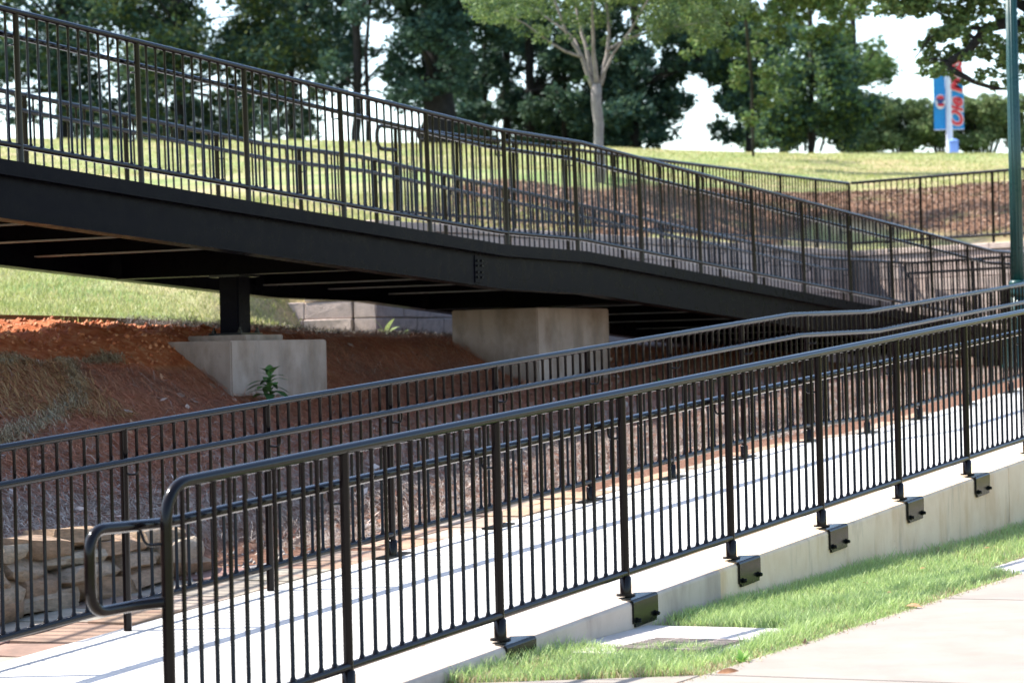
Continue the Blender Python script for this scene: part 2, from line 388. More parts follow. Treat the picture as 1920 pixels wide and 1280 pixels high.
s_lines = np.unique(np.r_[np.linspace(-400, -40, 6), np.linspace(-30, -4, 14), np.arange(-3, 16.2, 0.14), [16.3, 16.6], np.arange(16.9, 31.5, 0.35), [31.65, 31.95], np.arange(32.3, 60, 0.9), np.arange(60, 100, 2.5), np.linspace(110, 700, 8)])
u_lines = np.unique(np.r_[np.linspace(-300, -40, 5), np.linspace(-30, -5, 8), np.arange(-4.5, -2.6, .35), [-2.66, -2.64], np.arange(-2.4, -0.3, 0.5), [-0.3, 0.0], np.arange(0.1, 6.6, 0.09), [6.62, 6.84], np.arange(7.0, 12, 0.22), np.arange(12, 60, 0.9), np.linspace(62, 100, 12), np.linspace(120, 600, 6)])
Sg, Ug = np.meshgrid(s_lines, u_lines, indexing='ij')
Eg = -2.6 - Ug
Wg = np.clip((Sg - 16.3) / 11, 0, 1) * np.clip((300 - Sg) / 100, 0, 1)
Tg = Sg + Wg * (zleg(np.clip(Eg, -60, 8)) - 31.67)
Zg = ground_z(Tg, Eg, Sg)
Xg = P0[0] + S_A * Tg + C_A * Eg; Yg = P0[1] + C_A * Tg - S_A * Eg
ni, nj = Sg.shape
idx = np.arange(ni * nj).reshape(ni, nj)
quads = np.stack([idx[:-1, :-1], idx[:-1, 1:], idx[1:, 1:], idx[1:, :-1]], -1).reshape(-1, 4)
# what covers the ground: R straw, G red soil, B bark mulch, none = turf
wob = 0.35 * vnoise(Xg * 1.5, Yg * 1.5, 11)
straw = ((Ug > -0.4) & (Ug < 5.6 + wob) & (Sg < 31.7)).astype(float)
soil = ((Ug > 4.35 + wob) & (Ug < 6.0 + wob) & (Tg < 11.6)).astype(float)
straw = np.where(soil > 0, 0, straw)
straw = np.where((Tg > 12) & (Ug < 6.62) & (Ug > 0) & (Sg < 31.7), 1, straw)
strip_bare = ((Ug > 5.0 + wob) & (Ug < 6.3) & (Tg >= 11) & (Tg < 12.5)).astype(float)
YM = lambda X: np.interp(X, [-1.5, -0.6, 0.5, 2.5, 6.0], [40.0, 43.2, 45.0, 47.5, 51.0])
mul = ((Ug > 8.0 + 0.5 * vnoise(Xg * .6, Yg * .6, 4)) & (Yg < YM(Xg) + 0.8 * vnoise(Xg * .4, Yg * .4, 2)) & (Sg > 19.5) & (Xg > -1.3))
mul2 = ((Sg > 33.6) & (Ug < 8.0) & (Yg < 50.5) & (Ug > -8))
behind = np.clip((Yg - 30) / 5, 0, 1)
mulch = (mul | mul2).astype(float)
me = fast_mesh('ground', np.stack([Xg, Yg, Zg], -1).reshape(-1, 3), quads, None, smooth=True)
me.materials.clear()
ca = me.color_attributes.new('cover', 'FLOAT_COLOR', 'POINT')
soil = np.where((straw > 0) & (Ug > 2.0) & (Ug < 5.2), np.clip((Ug - 1.8) / 1.6, 0, .5) * np.clip(0.75 + 1.2 * vnoise(Xg * 1.8, Yg * 1.8, 41), 0.15, 1), soil)
cov = np.ones((ni * nj, 4), np.float32); cov[:, 0] = straw.ravel(); cov[:, 1] = soil.ravel(); cov[:, 2] = mulch.ravel(); ca.data.foreach_set('color', cov.ravel())
mm, n, l, b = mat('ground_cover')
at_ = n.new('ShaderNodeAttribute'); at_.attribute_name = 'cover'; sepc = n.new('ShaderNodeSeparateColor'); l.new(at_.outputs['Color'], sepc.inputs[0])
nz = noise(n, l, 1.1, 6, 0.62); g1 = ramp(n, [(0.30, (0.17, 0.22, 0.09)), (0.45, (0.25, 0.28, 0.12)), (0.56, (0.34, 0.315, 0.175)), (0.68, (0.42, 0.35, 0.22))]); l.new(nz.outputs[0], g1.inputs[0])
# broad drying bands across the slope
nzb = noise(n, l, 0.16, 3, 0.5); g1b = ramp(n, [(0.38, (0.85, 1.02, 0.8)), (0.6, (1.18, 1.04, 1.05))]); l.new(nzb.outputs[0], g1b.inputs[0])
turf = mix(n, l, g1.outputs[0], g1b.outputs[0], 1.0, 'MULTIPLY')
nz2 = noise(n, l, 24, 5, 0.7); g2 = ramp(n, [(0.3, (0.55, 0.6, 0.5)), (0.7, (1.25, 1.2, 1.2))]); l.new(nz2.outputs[0], g2.inputs[0])
turf = mix(n, l, turf, g2.outputs[0], 1.0, 'MULTIPLY')
ns = noise(n, l, 38, 6, 0.75); s1 = ramp(n, [(0.28, (0.065, 0.030, 0.019)), (0.5, (0.21, 0.105, 0.068)), (0.72, (0.38, 0.25, 0.18))]); l.new(ns.outputs[0], s1.inputs[0])
nr = noise(n, l, 9, 6, 0.7); r1 = ramp(n, [(0.3, (0.22, 0.052, 0.019)), (0.5, (0.42, 0.125, 0.045)), (0.62, (0.47, 0.20, 0.09)), (0.8, (0.60, 0.34, 0.19))]); l.new(nr.outputs[0], r1.inputs[0])
nm = noise(n, l, 16, 5, 0.75); m1 = ramp(n, [(0.3, (0.055, 0.028, 0.016)), (0.5, (0.16, 0.085, 0.05)), (0.7, (0.34, 0.20, 0.125))]); l.new(nm.outputs[0], m1.inputs[0])
nbm = noise(n, l, 1.2, 4, 0.6); mrg = n.new('ShaderNodeMapRange'); mrg.inputs[1].default_value = 0.55; mrg.inputs[2].default_value = 0.68; mrg.inputs[4].default_value = 0.7; l.new(nbm.outputs[0], mrg.inputs[0])
m1o = mix(n, l, m1.outputs[0], (0.13, 0.17, 0.06), mrg.outputs[0])
col = mix(n, l, turf, s1.outputs[0], sepc.outputs[0]); col = mix(n, l, col, r1.outputs[0], sepc.outputs[1]); col = mix(n, l, col, m1o, sepc.outputs[2])
l.new(col, b.inputs['Base Color']); b.inputs['Roughness'].default_value = 0.95; b.inputs['Specular IOR Level'].default_value = 0.15
nb = noise(n, l, 30, 6, 0.75); bump(n, l, nb.outputs[0], 0.9, 0.035, b)
me.materials.append(mm)
tagit(link('ground', me), kind='structure')

# ------------------------------------------------------------------ path slabs, curb wall, sidewalk
path = bpy.data.objects.new('path', None); C.objects.link(path); path.location = P(0, -1.3, -0.05); path['kind'] = 'structure'
SL = 2.9
ts = [-4.4 + SL * i for i in range(12)]
for a0, a1 in zip(ts, ts[1:]):
    bm = bmesh.new(); n_seg = 6; g = 0.006
    tt = [a0 + g + (a1 - a0 - 2 * g) * k / n_seg for k in range(n_seg + 1)]
    cuts = sorted(set(tt + [x for x in (11.69, 13.58) if a0 < x < a1]))
    top0 = []; 
    rows = [[bm.verts.new(P(t, e, z)) for (e, z) in ((-2.6, zpath(t, -2.6) - 0.5), (-2.6, zpath(t, -2.6) - 0.008), (-2.592, zpath(t, -2.592)), (-0.302, zpath(t, -0.302)), (-0.302, zpath(t, -0.3) - 0.5))] for t in cuts]
    for r0, r1 in zip(rows, rows[1:]):
        for k in range(4): bm.faces.new((r0[k], r0[k + 1], r1[k + 1], r1[k]))
    bm.faces.new(rows[0]); bm.faces.new(rows[-1][::-1])
    link('path_slab', from_bm('path_slab', bm, M_PATH), path).location = -path.location

wall = thing('curb_wall', P(4, -0.1, 0), 'low cream concrete curb wall beside the grass strip, black plates bolted to it', 'curb wall')
for (a0, a1, eo, mm_) in ((-4.4, 0.2, 0.10, M_CURB2), (0.206, 3.93, 0.105, M_CURB2), (3.94, 9.35, 0.10, M_CURB), (9.362, 15.0, 0.10, M_CURB), (15.01, 24.0, 0.10, M_CURB)):
    bm = bmesh.new(); nseg = max(4, int((a1 - a0) / 0.4)); rr = 0.022
    cuts = sorted(set([a0 + (a1 - a0) * k / nseg for k in range(nseg + 1)] + [x for x in (11.69, 13.58) if a0 < x < a1]))
    rows = []
    for t in cuts:
        wv = 0.004 * math.sin(t * 5.1) + 0.003 * math.sin(t * 13.7)
        zt = zpath(t, eo); prof = [(-0.296, zt - 0.6), (-0.296, zpath(t, -0.296) + 0.001)]
        for k in range(5):
            a = math.pi / 2 * (1 - k / 4); prof.append((eo - rr + rr * math.cos(a) + wv * (k / 4), zt - rr + rr * math.sin(a) + 0.001))
        prof += [(eo + wv, zt - 0.3), (eo, min(zt - 0.5, -0.3))]
        rows.append([bm.verts.new(P(t, e_, z_)) for e_, z_ in prof])
    for r0, r1 in zip(rows, rows[1:]):
        for k in range(len(r0) - 1): bm.faces.new((r0[k], r0[k + 1], r1[k + 1], r1[k]))
    bm.faces.new(rows[0]); bm.faces.new(rows[-1][::-1])
    link('wall_section', smooth_by_angle(from_bm('wall_section', bm, mm_), 50), wall).location = -Vector(wall.location)

def g_lin(t): return -0.01 + 0.016 * min(max(t, -6), 30)
side = bpy.data.objects.new('sidewalk', None); C.objects.link(side); side.location = P(3, 2.5, 0); side['kind'] = 'structure'
def slab_poly(name, pts, mater, parent, lift=0.012, depth=0.15):
    bm = bmesh.new(); tp = [P(t, e, g_lin(t) + lift) for t, e in pts]; bt = [p - Vector((0, 0, depth)) for p in tp]
    add_prism(bm, bt, tp); bmesh.ops.bevel(bm, geom=[e_ for e_ in bm.edges if all(abs(v.co.z - (g_lin(toP(v.co.x, v.co.y)[0]) + lift)) < 1e-3 for v in e_.verts)], offset=0.006, segments=2, affect='EDGES', clamp_overlap=True)
    o = link(name, from_bm(name, bm, mater), parent); o.location = -Vector(parent.location); return o
ts2 = [-8.0, -4.7, -1.6, 1.2, 4.6, 6.1, 9.8, 13.2, 17]
for a0, a1 in zip(ts2, ts2[1:]):
    e_in = 1.18 if a1 < 6.5 else 1.20
    slab_poly('sidewalk_slab', [(a0 + .005, e_in), (a1 - .005, e_in), (a1 - .005, 3.1), (a0 + .005, 3.1)], M_WALK, side)
    slab_poly('sidewalk_slab', [(a0 + .005, 3.11), (a1 - .005, 3.11), (a1 - .005, 5.4), (a0 + .005, 5.4)], M_WALK, side)
slab_poly('sidewalk_slab', [(6.12, 0.86), (8.2, 0.86), (8.2, 1.19), (6.12, 1.19)], M_APRON, side, 0.006)
slab_poly('sidewalk_slab', [(8.21, 0.86), (17, 0.86), (17, 1.19), (8.21, 1.19)], M_APRON, side, 0.006)
slab_poly('sidewalk_slab', [(-1.6, 0.13), (0.62, 0.13), (1.19, 1.17), (-1.6, 1.17)], M_WALK, side, 0.010)
slab_poly('sidewalk_slab', [(-8, -2.6), (-4.5, -2.6), (-4.5, 0.1), (-4.4, 1.17), (-8, 1.17)], M_WALK, side, 0.008)
slab_poly('sidewalk_slab', [(-4.39, 0.13), (-1.61, 0.13), (-1.61, 1.17), (-4.39, 1.17)], M_WALK, side, 0.010)

# ------------------------------------------------------------------ drain in the grass
dr = thing('storm_drain', P(2.5, 0.5, g_lin(2.5)), 'rusty drain grate in a pale concrete apron, in the grass by the curb wall', 'drain')
def apron_piece(t0, t1, e0, e1, lift=0.02):
    bm = bmesh.new(); add_prism(bm, [P(t0, e0, g_lin(t0) - .1), P(t1, e0, g_lin(t1) - .1), P(t1, e1, g_lin(t1) - .1), P(t0, e1, g_lin(t0) - .1)], [P(t0, e0, g_lin(t0) + lift), P(t1, e0, g_lin(t1) + lift), P(t1, e1, g_lin(t1) + lift), P(t0, e1, g_lin(t0) + lift)])
    return bm
bm = apron_piece(2.36, 2.93, 0.11, 0.97, .022)
for a in ((1.75, 2.357, 0.11, 0.44, .022), (1.75, 2.357, 0.91, 0.97, .022), (1.75, 1.78, 0.443, 0.907, .022)):
    b2 = apron_piece(*a); mt = bpy.data.meshes.new('tmp'); b2.to_mesh(mt); b2.free(); bm.from_mesh(mt); bpy.data.meshes.remove(mt)
o = link('apron', from_bm('apron', bm, M_APRON), dr); o.location = -Vector(dr.location)
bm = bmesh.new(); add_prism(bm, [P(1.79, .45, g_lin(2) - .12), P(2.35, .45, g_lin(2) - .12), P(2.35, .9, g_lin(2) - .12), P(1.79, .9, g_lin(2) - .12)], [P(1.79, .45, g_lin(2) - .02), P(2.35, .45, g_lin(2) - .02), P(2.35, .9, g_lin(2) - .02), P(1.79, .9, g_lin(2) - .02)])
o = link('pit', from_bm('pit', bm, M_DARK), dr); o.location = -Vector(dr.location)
bm = bmesh.new(); add_box(bm, (0, 0, 0), (0.24, 0.009, 0.012)); barm = from_bm('bar', bm, M_IRON)
for k in range(11):
    link('bar', barm, dr, P(1.855 + 0.046 * k, 0.675, g_lin(2.3) + 0.024), rot=(0, 0, -A_P))
bm = bmesh.new()
for e_ in (0.56, 0.79): add_box(bm, (0, e_ - 0.675, 0), (0.26, 0.012, 0.013))
o = link('crossbar', from_bm('crossbar', bm, M_IRON), dr, P(2.085, 0.675, g_lin(2.3) + 0.022), rot=(0, 0, math.pi / 2 - A_P))

# ------------------------------------------------------------------ railings
PICK_R = 0.0098
def picket_mesh(h, material):
    bm = bmesh.new(); add_tube(bm, [(0, 0, 0), (0, 0, 0.012), (0, 0, 0.022), (0, 0, h - 0.02), (0, 0, h - 0.01), (0, 0, h)], [0.016, 0.0135, PICK_R, PICK_R, 0.012, 0.014], 8)
    return smooth_by_angle(from_bm('picket', bm, material), 60)
PICKET = picket_mesh(H_PANEL - 0.03, M_RAIL)
def post_mesh(h, r=0.0225):
    bm = bmesh.new(); add_tube(bm, [(0, 0, -h), (0, 0, -0.012), (0, 0, -0.004)], [r, r, r * 1.08], 14); return smooth_by_angle(from_bm('post', bm, M_RAIL), 60)
def ringweld(zc, r): return None
def railing(root, fr, top, posts, t0, t1, knees, post_h, bay_pickets=11, hand=None, hand_drop=0.16, rr=0.0225, hr=0.0205, end_hook=None, skip_first=False, hand_range=None, post_r=0.0225, lean=0.0):
    ks = [t0] + [k for k in knees if t0 < k < t1] + [t1]
    org = Vector(root.location)
    def rail(name, dz, off, r, ta=None, tb=None, pts=None):
        if pts is None:
            kk = [ta if ta is not None else t0] + [k for k in knees if (ta or t0) < k < (tb or t1)] + [tb if tb is not None else t1]
            pts = arc_round([fr(k, off, top(k) + dz) for k in kk], 0.05, 4) if len(kk) > 2 else [fr(k, off, top(k) + dz) for k in kk]
        me = tube_mesh(name, [p - org for p in pts], r, M_RAIL, 16); o = link(name, me, root); o.location = (0, 0, 0); return o
    rail('top_rail', 0, 0, rr)
    rail('bottom_rail', -H_PANEL, lean * H_PANEL, 0.0205)
    def lrot(t):
        if not lean: return None
        pv = (fr(t, 1, 0) - fr(t, 0, 0)).normalized(); return (Vector((0, 0, 1)) - pv * lean).to_track_quat('Z', 'Y').to_euler()
    hrail = None
    if hand is not None:
        ha, hb = hand_range or (t0, t1)
        hrail = rail('handrail', -hand_drop, hand, hr, ha, hb) if end_hook is None else rail('handrail', 0, 0, hr, pts=end_hook)
    pm = post_mesh(post_h, post_r); posts_o = []
    for i, t in enumerate(posts):
        po = link('post', pm, root, fr(t, 0, top(t) - 0.005), rot=lrot(t)); posts_o.append(po)
        if hand is not None and (hand_range is None or hand_range[0] <= t <= hand_range[1]):
            q0 = fr(t, 0, top(t) - hand_drop - 0.075) - wloc(root); q2 = fr(t + 0.005, hand, top(t) - hand_drop - 0.01) - wloc(root); q1 = fr(t + 0.005, hand, top(t) - hand_drop - 0.08) - wloc(root)
            bo = link('bracket', tube_mesh('bracket', arc_round([q0, q1, q2], 0.03, 5), 0.0065, M_RAIL, 8), hrail); bo.location = (0, 0, 0)
    for a, bb in zip(posts, posts[1:]):
        k = bay_pickets
        for j in range(1, k + 1):
            t = a + (bb - a) * j / (k + 1)
            zt = top(t)
            link('picket', PICKET, root, fr(t, lean * H_PANEL, zt - H_PANEL + 0.014), rot=lrot(t) or (0, 0, random.random() * 6))
    return posts_o
L = 1.45
# front railing of the lower ramp
fposts = [L * i for i in range(0, 11)]
root = thing('ramp_railing', P(0, 0, 0), 'frontmost black railing bolted to the curb wall, ending in a rounded loop', 'railing', 'black railings with upright pickets')
te = -1.39
zt_e = R_front(te)
hl_ = R_front(-1.29) - 0.163
hook = arc_round([P(15.0, -.085, R_front(15) - .163), P(13.58, -.085, R_front(13.58) - .163), P(11.69, -.085, R_front(11.69) - .163), P(-1.27, -.085, hl_ + .0), P(-1.79, -.085, hl_ + 0.004), P(-1.79, -.085, hl_ - 0.318), P(-1.50, -.085, hl_ - 0.312), P(te, -0.012, hl_ - 0.305)], 0.10, 8)
front = railing(root, P, R_front, fposts, te + 0.0, 15.0, (11.69, 13.58), 1.065, hand=-0.085, hand_drop=0.163, rr=0.0245, end_hook=hook, hr=0.0225)
# replace the plain front end by the bent end post
for o in list(root.children):
    if o.name.startswith('top_rail'):
        pts = arc_round([P(15, 0, R_front(15)), P(13.58, 0, R_front(13.58)), P(11.69, 0, R_front(11.69)), P(te, 0, zt_e), P(te, 0, zt_e - 1.18)], 0.16, 10)
        bpy.data.objects.remove(o)
        o2 = link('top_rail', tube_mesh('top_rail', [p - Vector(root.location) for p in pts], 0.0245, M_RAIL, 18), root); o2.location = (0, 0, 0)
for j in range(1, 12):
    t = te + (0 - te) * j / 12
    zt = R_front(t)
    link('picket', PICKET, root, P(t, 0, zt - H_PANEL + 0.014))
q0 = P(te, 0, hl_ - 0.075) - wloc(root); q1 = P(te + .005, -.085, hl_ - 0.08) - wloc(root); q2 = P(te + .005, -.085, hl_ - 0.01) - wloc(root)
hr_o = [o for o in root.children if o.name.startswith('handrail')][0]
bo = link('bracket', tube_mesh('bracket', arc_round([P(te, 0, hl_ - 0.075) - wloc(root), P(te - .06, -.06, hl_ - 0.08) - wloc(root), P(te - .06, -.085, hl_ - 0.01) - wloc(root)], 0.03, 5), 0.0065, M_RAIL, 8), hr_o); bo.location = (0, 0, 0)
# sleeves and bolted angle plates under the posts
bm = bmesh.new(); add_tube(bm, [(0, 0, -0.055), (0, 0, 0.035), (0, 0, 0.042)], [0.031, 0.031, 0.0245], 16); SLEEVE = smooth_by_angle(from_bm('sleeve', bm, M_RAIL), 50)
def angle_plate():
    """local x along the ramp, y outward, z up; bent plate with rounded lower corners and a rounded tongue"""
    bm = bmesh.new(); w = 0.155; th = 0.012; out = 0.105
    prof = [(-0.0, 0.0), (out - 0.018, 0.0)]
    for k in range(1, 6):
        a = math.pi / 2 * (1 - k / 5); prof.append((out - 0.018 + 0.018 * math.cos(a), -0.018 + 0.018 * math.sin(a)))
    prof.append((out, -0.145))
    def inner(i):
        y, z = prof[i]
        return (y, z - th) if i < 2 else ((out - 0.018 + (y - out + 0.018) * 0.35, -0.018 + (z + 0.018) * 0.35) if i < len(prof) - 1 else (y - th, z))
    slope = 0.0629
    rings = []
    for x in (-w, w):
        rings.append(([bm.verts.new((x * (0.55 if i == 0 else 1.0), y, z + slope * x)) for i, (y, z) in enumerate(prof)], [bm.verts.new((x * (0.55 if i == 0 else 1.0), *[inner(i)[0]], inner(i)[1] + slope * x)) for i in range(len(prof))]))
    (a0, a1), (b0, b1) = rings
    for i in range(len(prof) - 1):
        bm.faces.new((a0[i], a0[i + 1], b0[i + 1], b0[i])); bm.faces.new((a1[i], b1[i], b1[i + 1], a1[i + 1]))
        bm.faces.new((a0[i], a1[i], a1[i + 1], a0[i + 1])); bm.faces.new((b0[i], b0[i + 1], b1[i + 1], b1[i]))
    bm.faces.new((a0[0], b0[0], b1[0], a1[0])); bm.faces.new((a0[-1], a1[-1], b1[-1], b0[-1]))
    vs = [v for v in bm.verts if v.co.z < -0.12]
    es = [e_ for e_ in bm.edges if e_.verts[0] in vs and e_.verts[1] in vs and abs(e_.verts[0].co.y - e_.verts[1].co.y) > 0.005 and abs(e_.verts[0].co.x - e_.verts[1].co.x) < .01]
    bmesh.ops.bevel(bm, geom=es, offset=0.02, segments=4, affect='EDGES')
    return smooth_by_angle(from_bm('mounting_plate', bm, M_PLATE), 35)
PLATE = angle_plate()
bm = bmesh.new(); add_tube(bm, [(0, 0, 0), (0, 0.008, 0), (0, 0.0085, 0), (0, 0.02, 0), (0, 0.026, 0)], [0.017, 0.017, 0.012, 0.012, 0.008], 6); BOLT = from_bm('bolt', bm, M_PLATE)
bm = bmesh.new(); add_tube(bm, [(0, 0, 0), (0, 0, 0.010)], 0.052, 18); FLANGE = smooth_by_angle(from_bm('flange', bm, M_RAIL), 40)
for t, po in zip(fposts, front):
    zb = zpath(t, 0) + 0.004
    link('sleeve', SLEEVE, po, P(t, 0, zb + 0.072))
    link('flange', FLANGE, po, P(t, 0, zb + 0.008))
    pl = link('mounting_plate', PLATE, root, P(t + 0.0, 0.012, zb + 0.01), rot=(0, 0, math.pi / 2 - A_P))
    pl.scale = (1, -1, 1)
    for dx, dz in ((-0.115, -0.118), (0.115, -0.100)):
        bo = bpy.data.objects.new('bolt', BOLT); C.objects.link(bo); bo.parent = pl; bo.location = (dx, 0.105, dz)
# far railing of the lower ramp
o_far = 1.895; ef = -2.503
root = thing('ramp_railing', P(2, ef, 0), 'black railing between the white path and the flagstone strip', 'railing', 'black railings with upright pickets')
gposts = [o_far + L * i for i in range(-3, 15)]
farp = railing(root, lambda t, e, z=0: P(t, ef + e, z), R_far, gposts, gposts[0], gposts[-1], (11.69, 13.58), 1.09, hand=0.085, hand_drop=0.175, rr=0.0215, hr=0.0205)
bm = bmesh.new(); add_box(bm, (0, 0, 0), (0.15, 0.05, 0.006)); BASE = from_bm('base_plate', bm, M_PLATE)
for t, po in zip(gposts, farp):
    if t > 4:
        link('sleeve', SLEEVE, po, P(t, ef, zpath(t, ef) + 0.065)); link('base_plate', BASE, po, P(t, ef, zpath(t, ef) + 0.007), rot=(0, -0.06, math.pi / 2 - A_P))
# bridge railings
root = thing('bridge_railing', B(0, 0, R_bridge(0) - 1.07), 'black railing on the near side of the raised footbridge, above its girder', 'railing', 'black railings with upright pickets')
railing(root, B, R_bridge, [L * i for i in range(-3, 17)], -3 * L, 16 * L, (7.1, 8.85, 21.37), 1.09, hand=-0.085, hand_drop=0.155, lean=0.02)
root = thing('bridge_railing', B(0, -2.54, R_bridge(0) - 1.07), 'black railing on the far side of the footbridge, seen through the near one', 'railing', 'black railings with upright pickets')
fb = [0.444 + L * i for i in range(-4, 18)]
railing(root, lambda t, e, z=0: B(t, -2.54 + e, z), R_bridge, fb, fb[0], fb[-1], (7.1, 8.85, 21.37), 1.09, hand=0.085, hand_drop=0.155, hand_range=(fb[0], 22.3), lean=0.02)
cB = B(fb[-1], -2.54)
gd = math.atan2(0.50, -0.866)
root = thing('landing_railing', Vector((cB.x, cB.y, 1.7)), 'black railing closing the bridge landing, left of the green lamp post', 'railing', 'black railings with upright pickets')
railing(root, lambda t, e, z=0: frame((cB.x, cB.y), gd, t, e, z), lambda t: 2.785, [L * i + 0.001 for i in range(0, 4)], 0, L * 3, (), 1.09, hand=0.085)
# railing on the block wall and its second leg
root = thing('terrace_railing', T(0, 0, 3.03), 'black railing on the long block wall, ending in a hooked rail at its left', 'railing', 'black railings with upright pickets')
tposts = [L * i for i in range(0, 11)]
RT = lambda t: 4.118
hook2 = arc_round([T(14.5, 0, 4.118), T(-0.42, 0, 4.118), T(-0.42, 0, 3.86), T(0.0, 0, 3.86)], 0.12, 8)
railing(root, T, RT, tposts, 0, 14.5, (), 1.085, hand=None)
for o in list(root.children):
    if o.name.startswith('top_rail'):
        bpy.data.objects.remove(o)
        o2 = link('top_rail', tube_mesh('top_rail', [p - Vector(root.location) for p in hook2], 0.0235, M_RAIL, 14), root); o2.location = (0, 0, 0)
root = thing('terrace_railing', Lg(0, 0, 3.03), 'black railing on the block wall right of its corner, before the mulch bank', 'railing', 'black railings with upright pickets')
railing(root, Lg, RT, [L * i + 0.06 for i in range(0, 7)][1:], 0.06, L * 6 + .06, (), 1.085)
for j in range(1, 12): link('picket', PICKET, root, Lg(0.06 + L * j / 12, 0, 4.118 - H_PANEL + 0.014))

# ------------------------------------------------------------------ footbridge
fbr = thing('footbridge', B(4.6, -1.27, 1.7), 'long black steel footbridge with deep girders and dark cross beams, sloping down to the right', 'footbridge')
org = Vector(fbr.location)
KN = [7.1, 8.85, 21.37]
TB0, TB1 = -4.4, 24.8
def sweep(name, prof, t0, t1, material, mirror=1, e0=0.0, parent=fbr):
    """prof: closed list of (e, dz below the rail top)"""
    ks = [t0] + [k for k in KN if t0 < k < t1] + [t1]; bm = bmesh.new(); rows = []
    for k in ks: rows.append([bm.verts.new(B(k, e0 + mirror * e_, R_bridge(k) + z_) - org) for e_, z_ in prof])
    n_ = len(prof)
    for r0, r1 in zip(rows, rows[1:]):
        for i in range(n_): bm.faces.new((r0[i], r0[(i + 1) % n_], r1[(i + 1) % n_], r1[i]))
    bm.faces.new(rows[0]); bm.faces.new(rows[-1][::-1])
    bmesh.ops.bevel(bm, geom=[e_ for e_ in bm.edges if len(e_.link_faces) == 2 and e_.calc_face_angle(0) > 1.0], offset=0.0025, segments=1, affect='EDGES')
    o = link(name, from_bm(name, bm, material), parent); o.location = (0, 0, 0); return o
I = [(-.085, -1.168), (.085, -1.168), (.085, -1.182), (.006, -1.182), (.006, -1.474), (.085, -1.474), (.085, -1.490), (-.085, -1.490), (-.085, -1.474), (-.006, -1.474), (-.006, -1.182), (-.085, -1.182)]
for e0, mir in ((0.0, 1), (-2.54, -1)):
    for a0, a1 in ((TB0, 6.70), (6.706, 21.37 + 0.02)):
        sweep('girder', I, a0, a1, M_GIRDER, mir, e0)
    sweep('toe_plate', [(-.05, -1.08), (.048, -1.08), (.048, -1.166), (.058, -1.166), (.058, -1.070), (-.05, -1.070)][::1], TB0, 23.4, M_GIRDER, mir, e0)
sweep('deck', [(-2.48, -1.10), (-.06, -1.10), (-.06, -1.164), (-2.48, -1.164)], TB0, TB1, M_DECK)
sweep('landing_beam', I, 21.40, TB1, M_GIRDER, 1, 0.0)
tcb = -3.7; 
rot_b = (0, 0, math.pi / 2 - A_B)
bm = bmesh.new()
add_box(bm, (0, 0, 0.06), (0.005, 1.20, 0.09)); CROSS = from_bm('cross_beam', bm, M_GIRDER)
bm = bmesh.new(); add_box(bm, (0, 0, -0.0355), (0.035, 1.20, 0.0055)); CFL = from_bm('flange', bm, M_FLANGE_GLINT)
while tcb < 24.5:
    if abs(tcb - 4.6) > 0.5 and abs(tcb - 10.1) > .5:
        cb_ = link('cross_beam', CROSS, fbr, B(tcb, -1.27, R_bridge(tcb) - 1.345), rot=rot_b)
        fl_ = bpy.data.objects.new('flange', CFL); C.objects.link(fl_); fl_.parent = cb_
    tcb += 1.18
bm = bmesh.new(); add_box(bm, (0, 0, 0.0), (0.005, 1.20, 0.145)); add_box(bm, (0, 0, -0.151), (0.09, 1.20, 0.006)); add_box(bm, (0, 0, 0.151), (0.09, 1.2, 0.006)); HEAD = from_bm('bearing_beam', bm, M_GIRDER)
for t in (4.6, 10.1): link('bearing_beam', HEAD, fbr, B(t, -1.27, R_bridge(t) - 1.333), rot=rot_b)
# stiffener and bolts at the splice
for e_ in (0.009,):
    bm = bmesh.new(); add_box(bm, (0, 0, 0), (0.075, 0.004, 0.125)); sp_ = link('splice_plate', from_bm('splice_plate', bm, M_GIRDER), fbr, B(6.70, 0.0105, R_bridge(6.7) - 1.328), rot=(0, 0, math.pi / 2 - A_B))
    bm = bmesh.new(); add_tube(bm, [(0, 0.004, 0), (0, -0.010, 0), (0, -0.016, 0)], [0.011, 0.011, 0.007], 6); bsm = from_bm('bolt', bm, M_PLATE)
    for i in (-.04, .04):
        for j in (-.075, -.03, .03, .075):
            bo = bpy.data.objects.new('bolt', bsm); C.objects.link(bo); bo.parent = sp_; bo.location = (i, -0.004, j)
# column
zc0 = 1.738; zc1 = R_bridge(4.6) - 1.333 - 0.157
bm = bmesh.new(); add_box(bm, (0, 0, (zc1 - zc0) / 2), (0.10, 0.10, (zc1 - zc0) / 2)); bmesh.ops.bevel(bm, geom=list(bm.edges), offset=0.012, segments=3, affect='EDGES')
colu = link('column', from_bm('column', bm, M_GIRDER), fbr, B(4.6, -1.27, zc0), rot=rot_b)
for nm, z_, s_ in (('base_plate', 0.01, 0.17), ('cap_plate', zc1 - zc0 - 0.011, 0.16)):
    bm = bmesh.new(); add_box(bm, (0, 0, 0), (s_, s_, 0.010)); pp = bpy.data.objects.new(nm, from_bm(nm, bm, M_PLATE)); C.objects.link(pp); pp.parent = colu; pp.location = (0, 0, z_)
bm = bmesh.new(); add_tube(bm, [(0, 0, 0), (0, 0, 0.022), (0, 0, 0.0225), (0, 0, 0.05)], [0.024, 0.024, 0.011, 0.011], 6); nutm = from_bm('bolt', bm, M_PLATE)
for sx in (-1, 1):
    for sy in (-1, 1):
        bo = bpy.data.objects.new('bolt', nutm); C.objects.link(bo); bo.parent = colu; bo.location = (sx * 0.135, sy * 0.135, 0.02)
# bearings on footing 2
for e_ in (-0.95, -1.6):
    bm = bmesh.new(); add_tube(bm, [(0, 0, 0), (0, 0, 0.02)], 0.09, 14); link('bearing_pad', from_bm('bearing_pad', bm, M_PLATE), fbr, B(10.1, e_, 1.99))
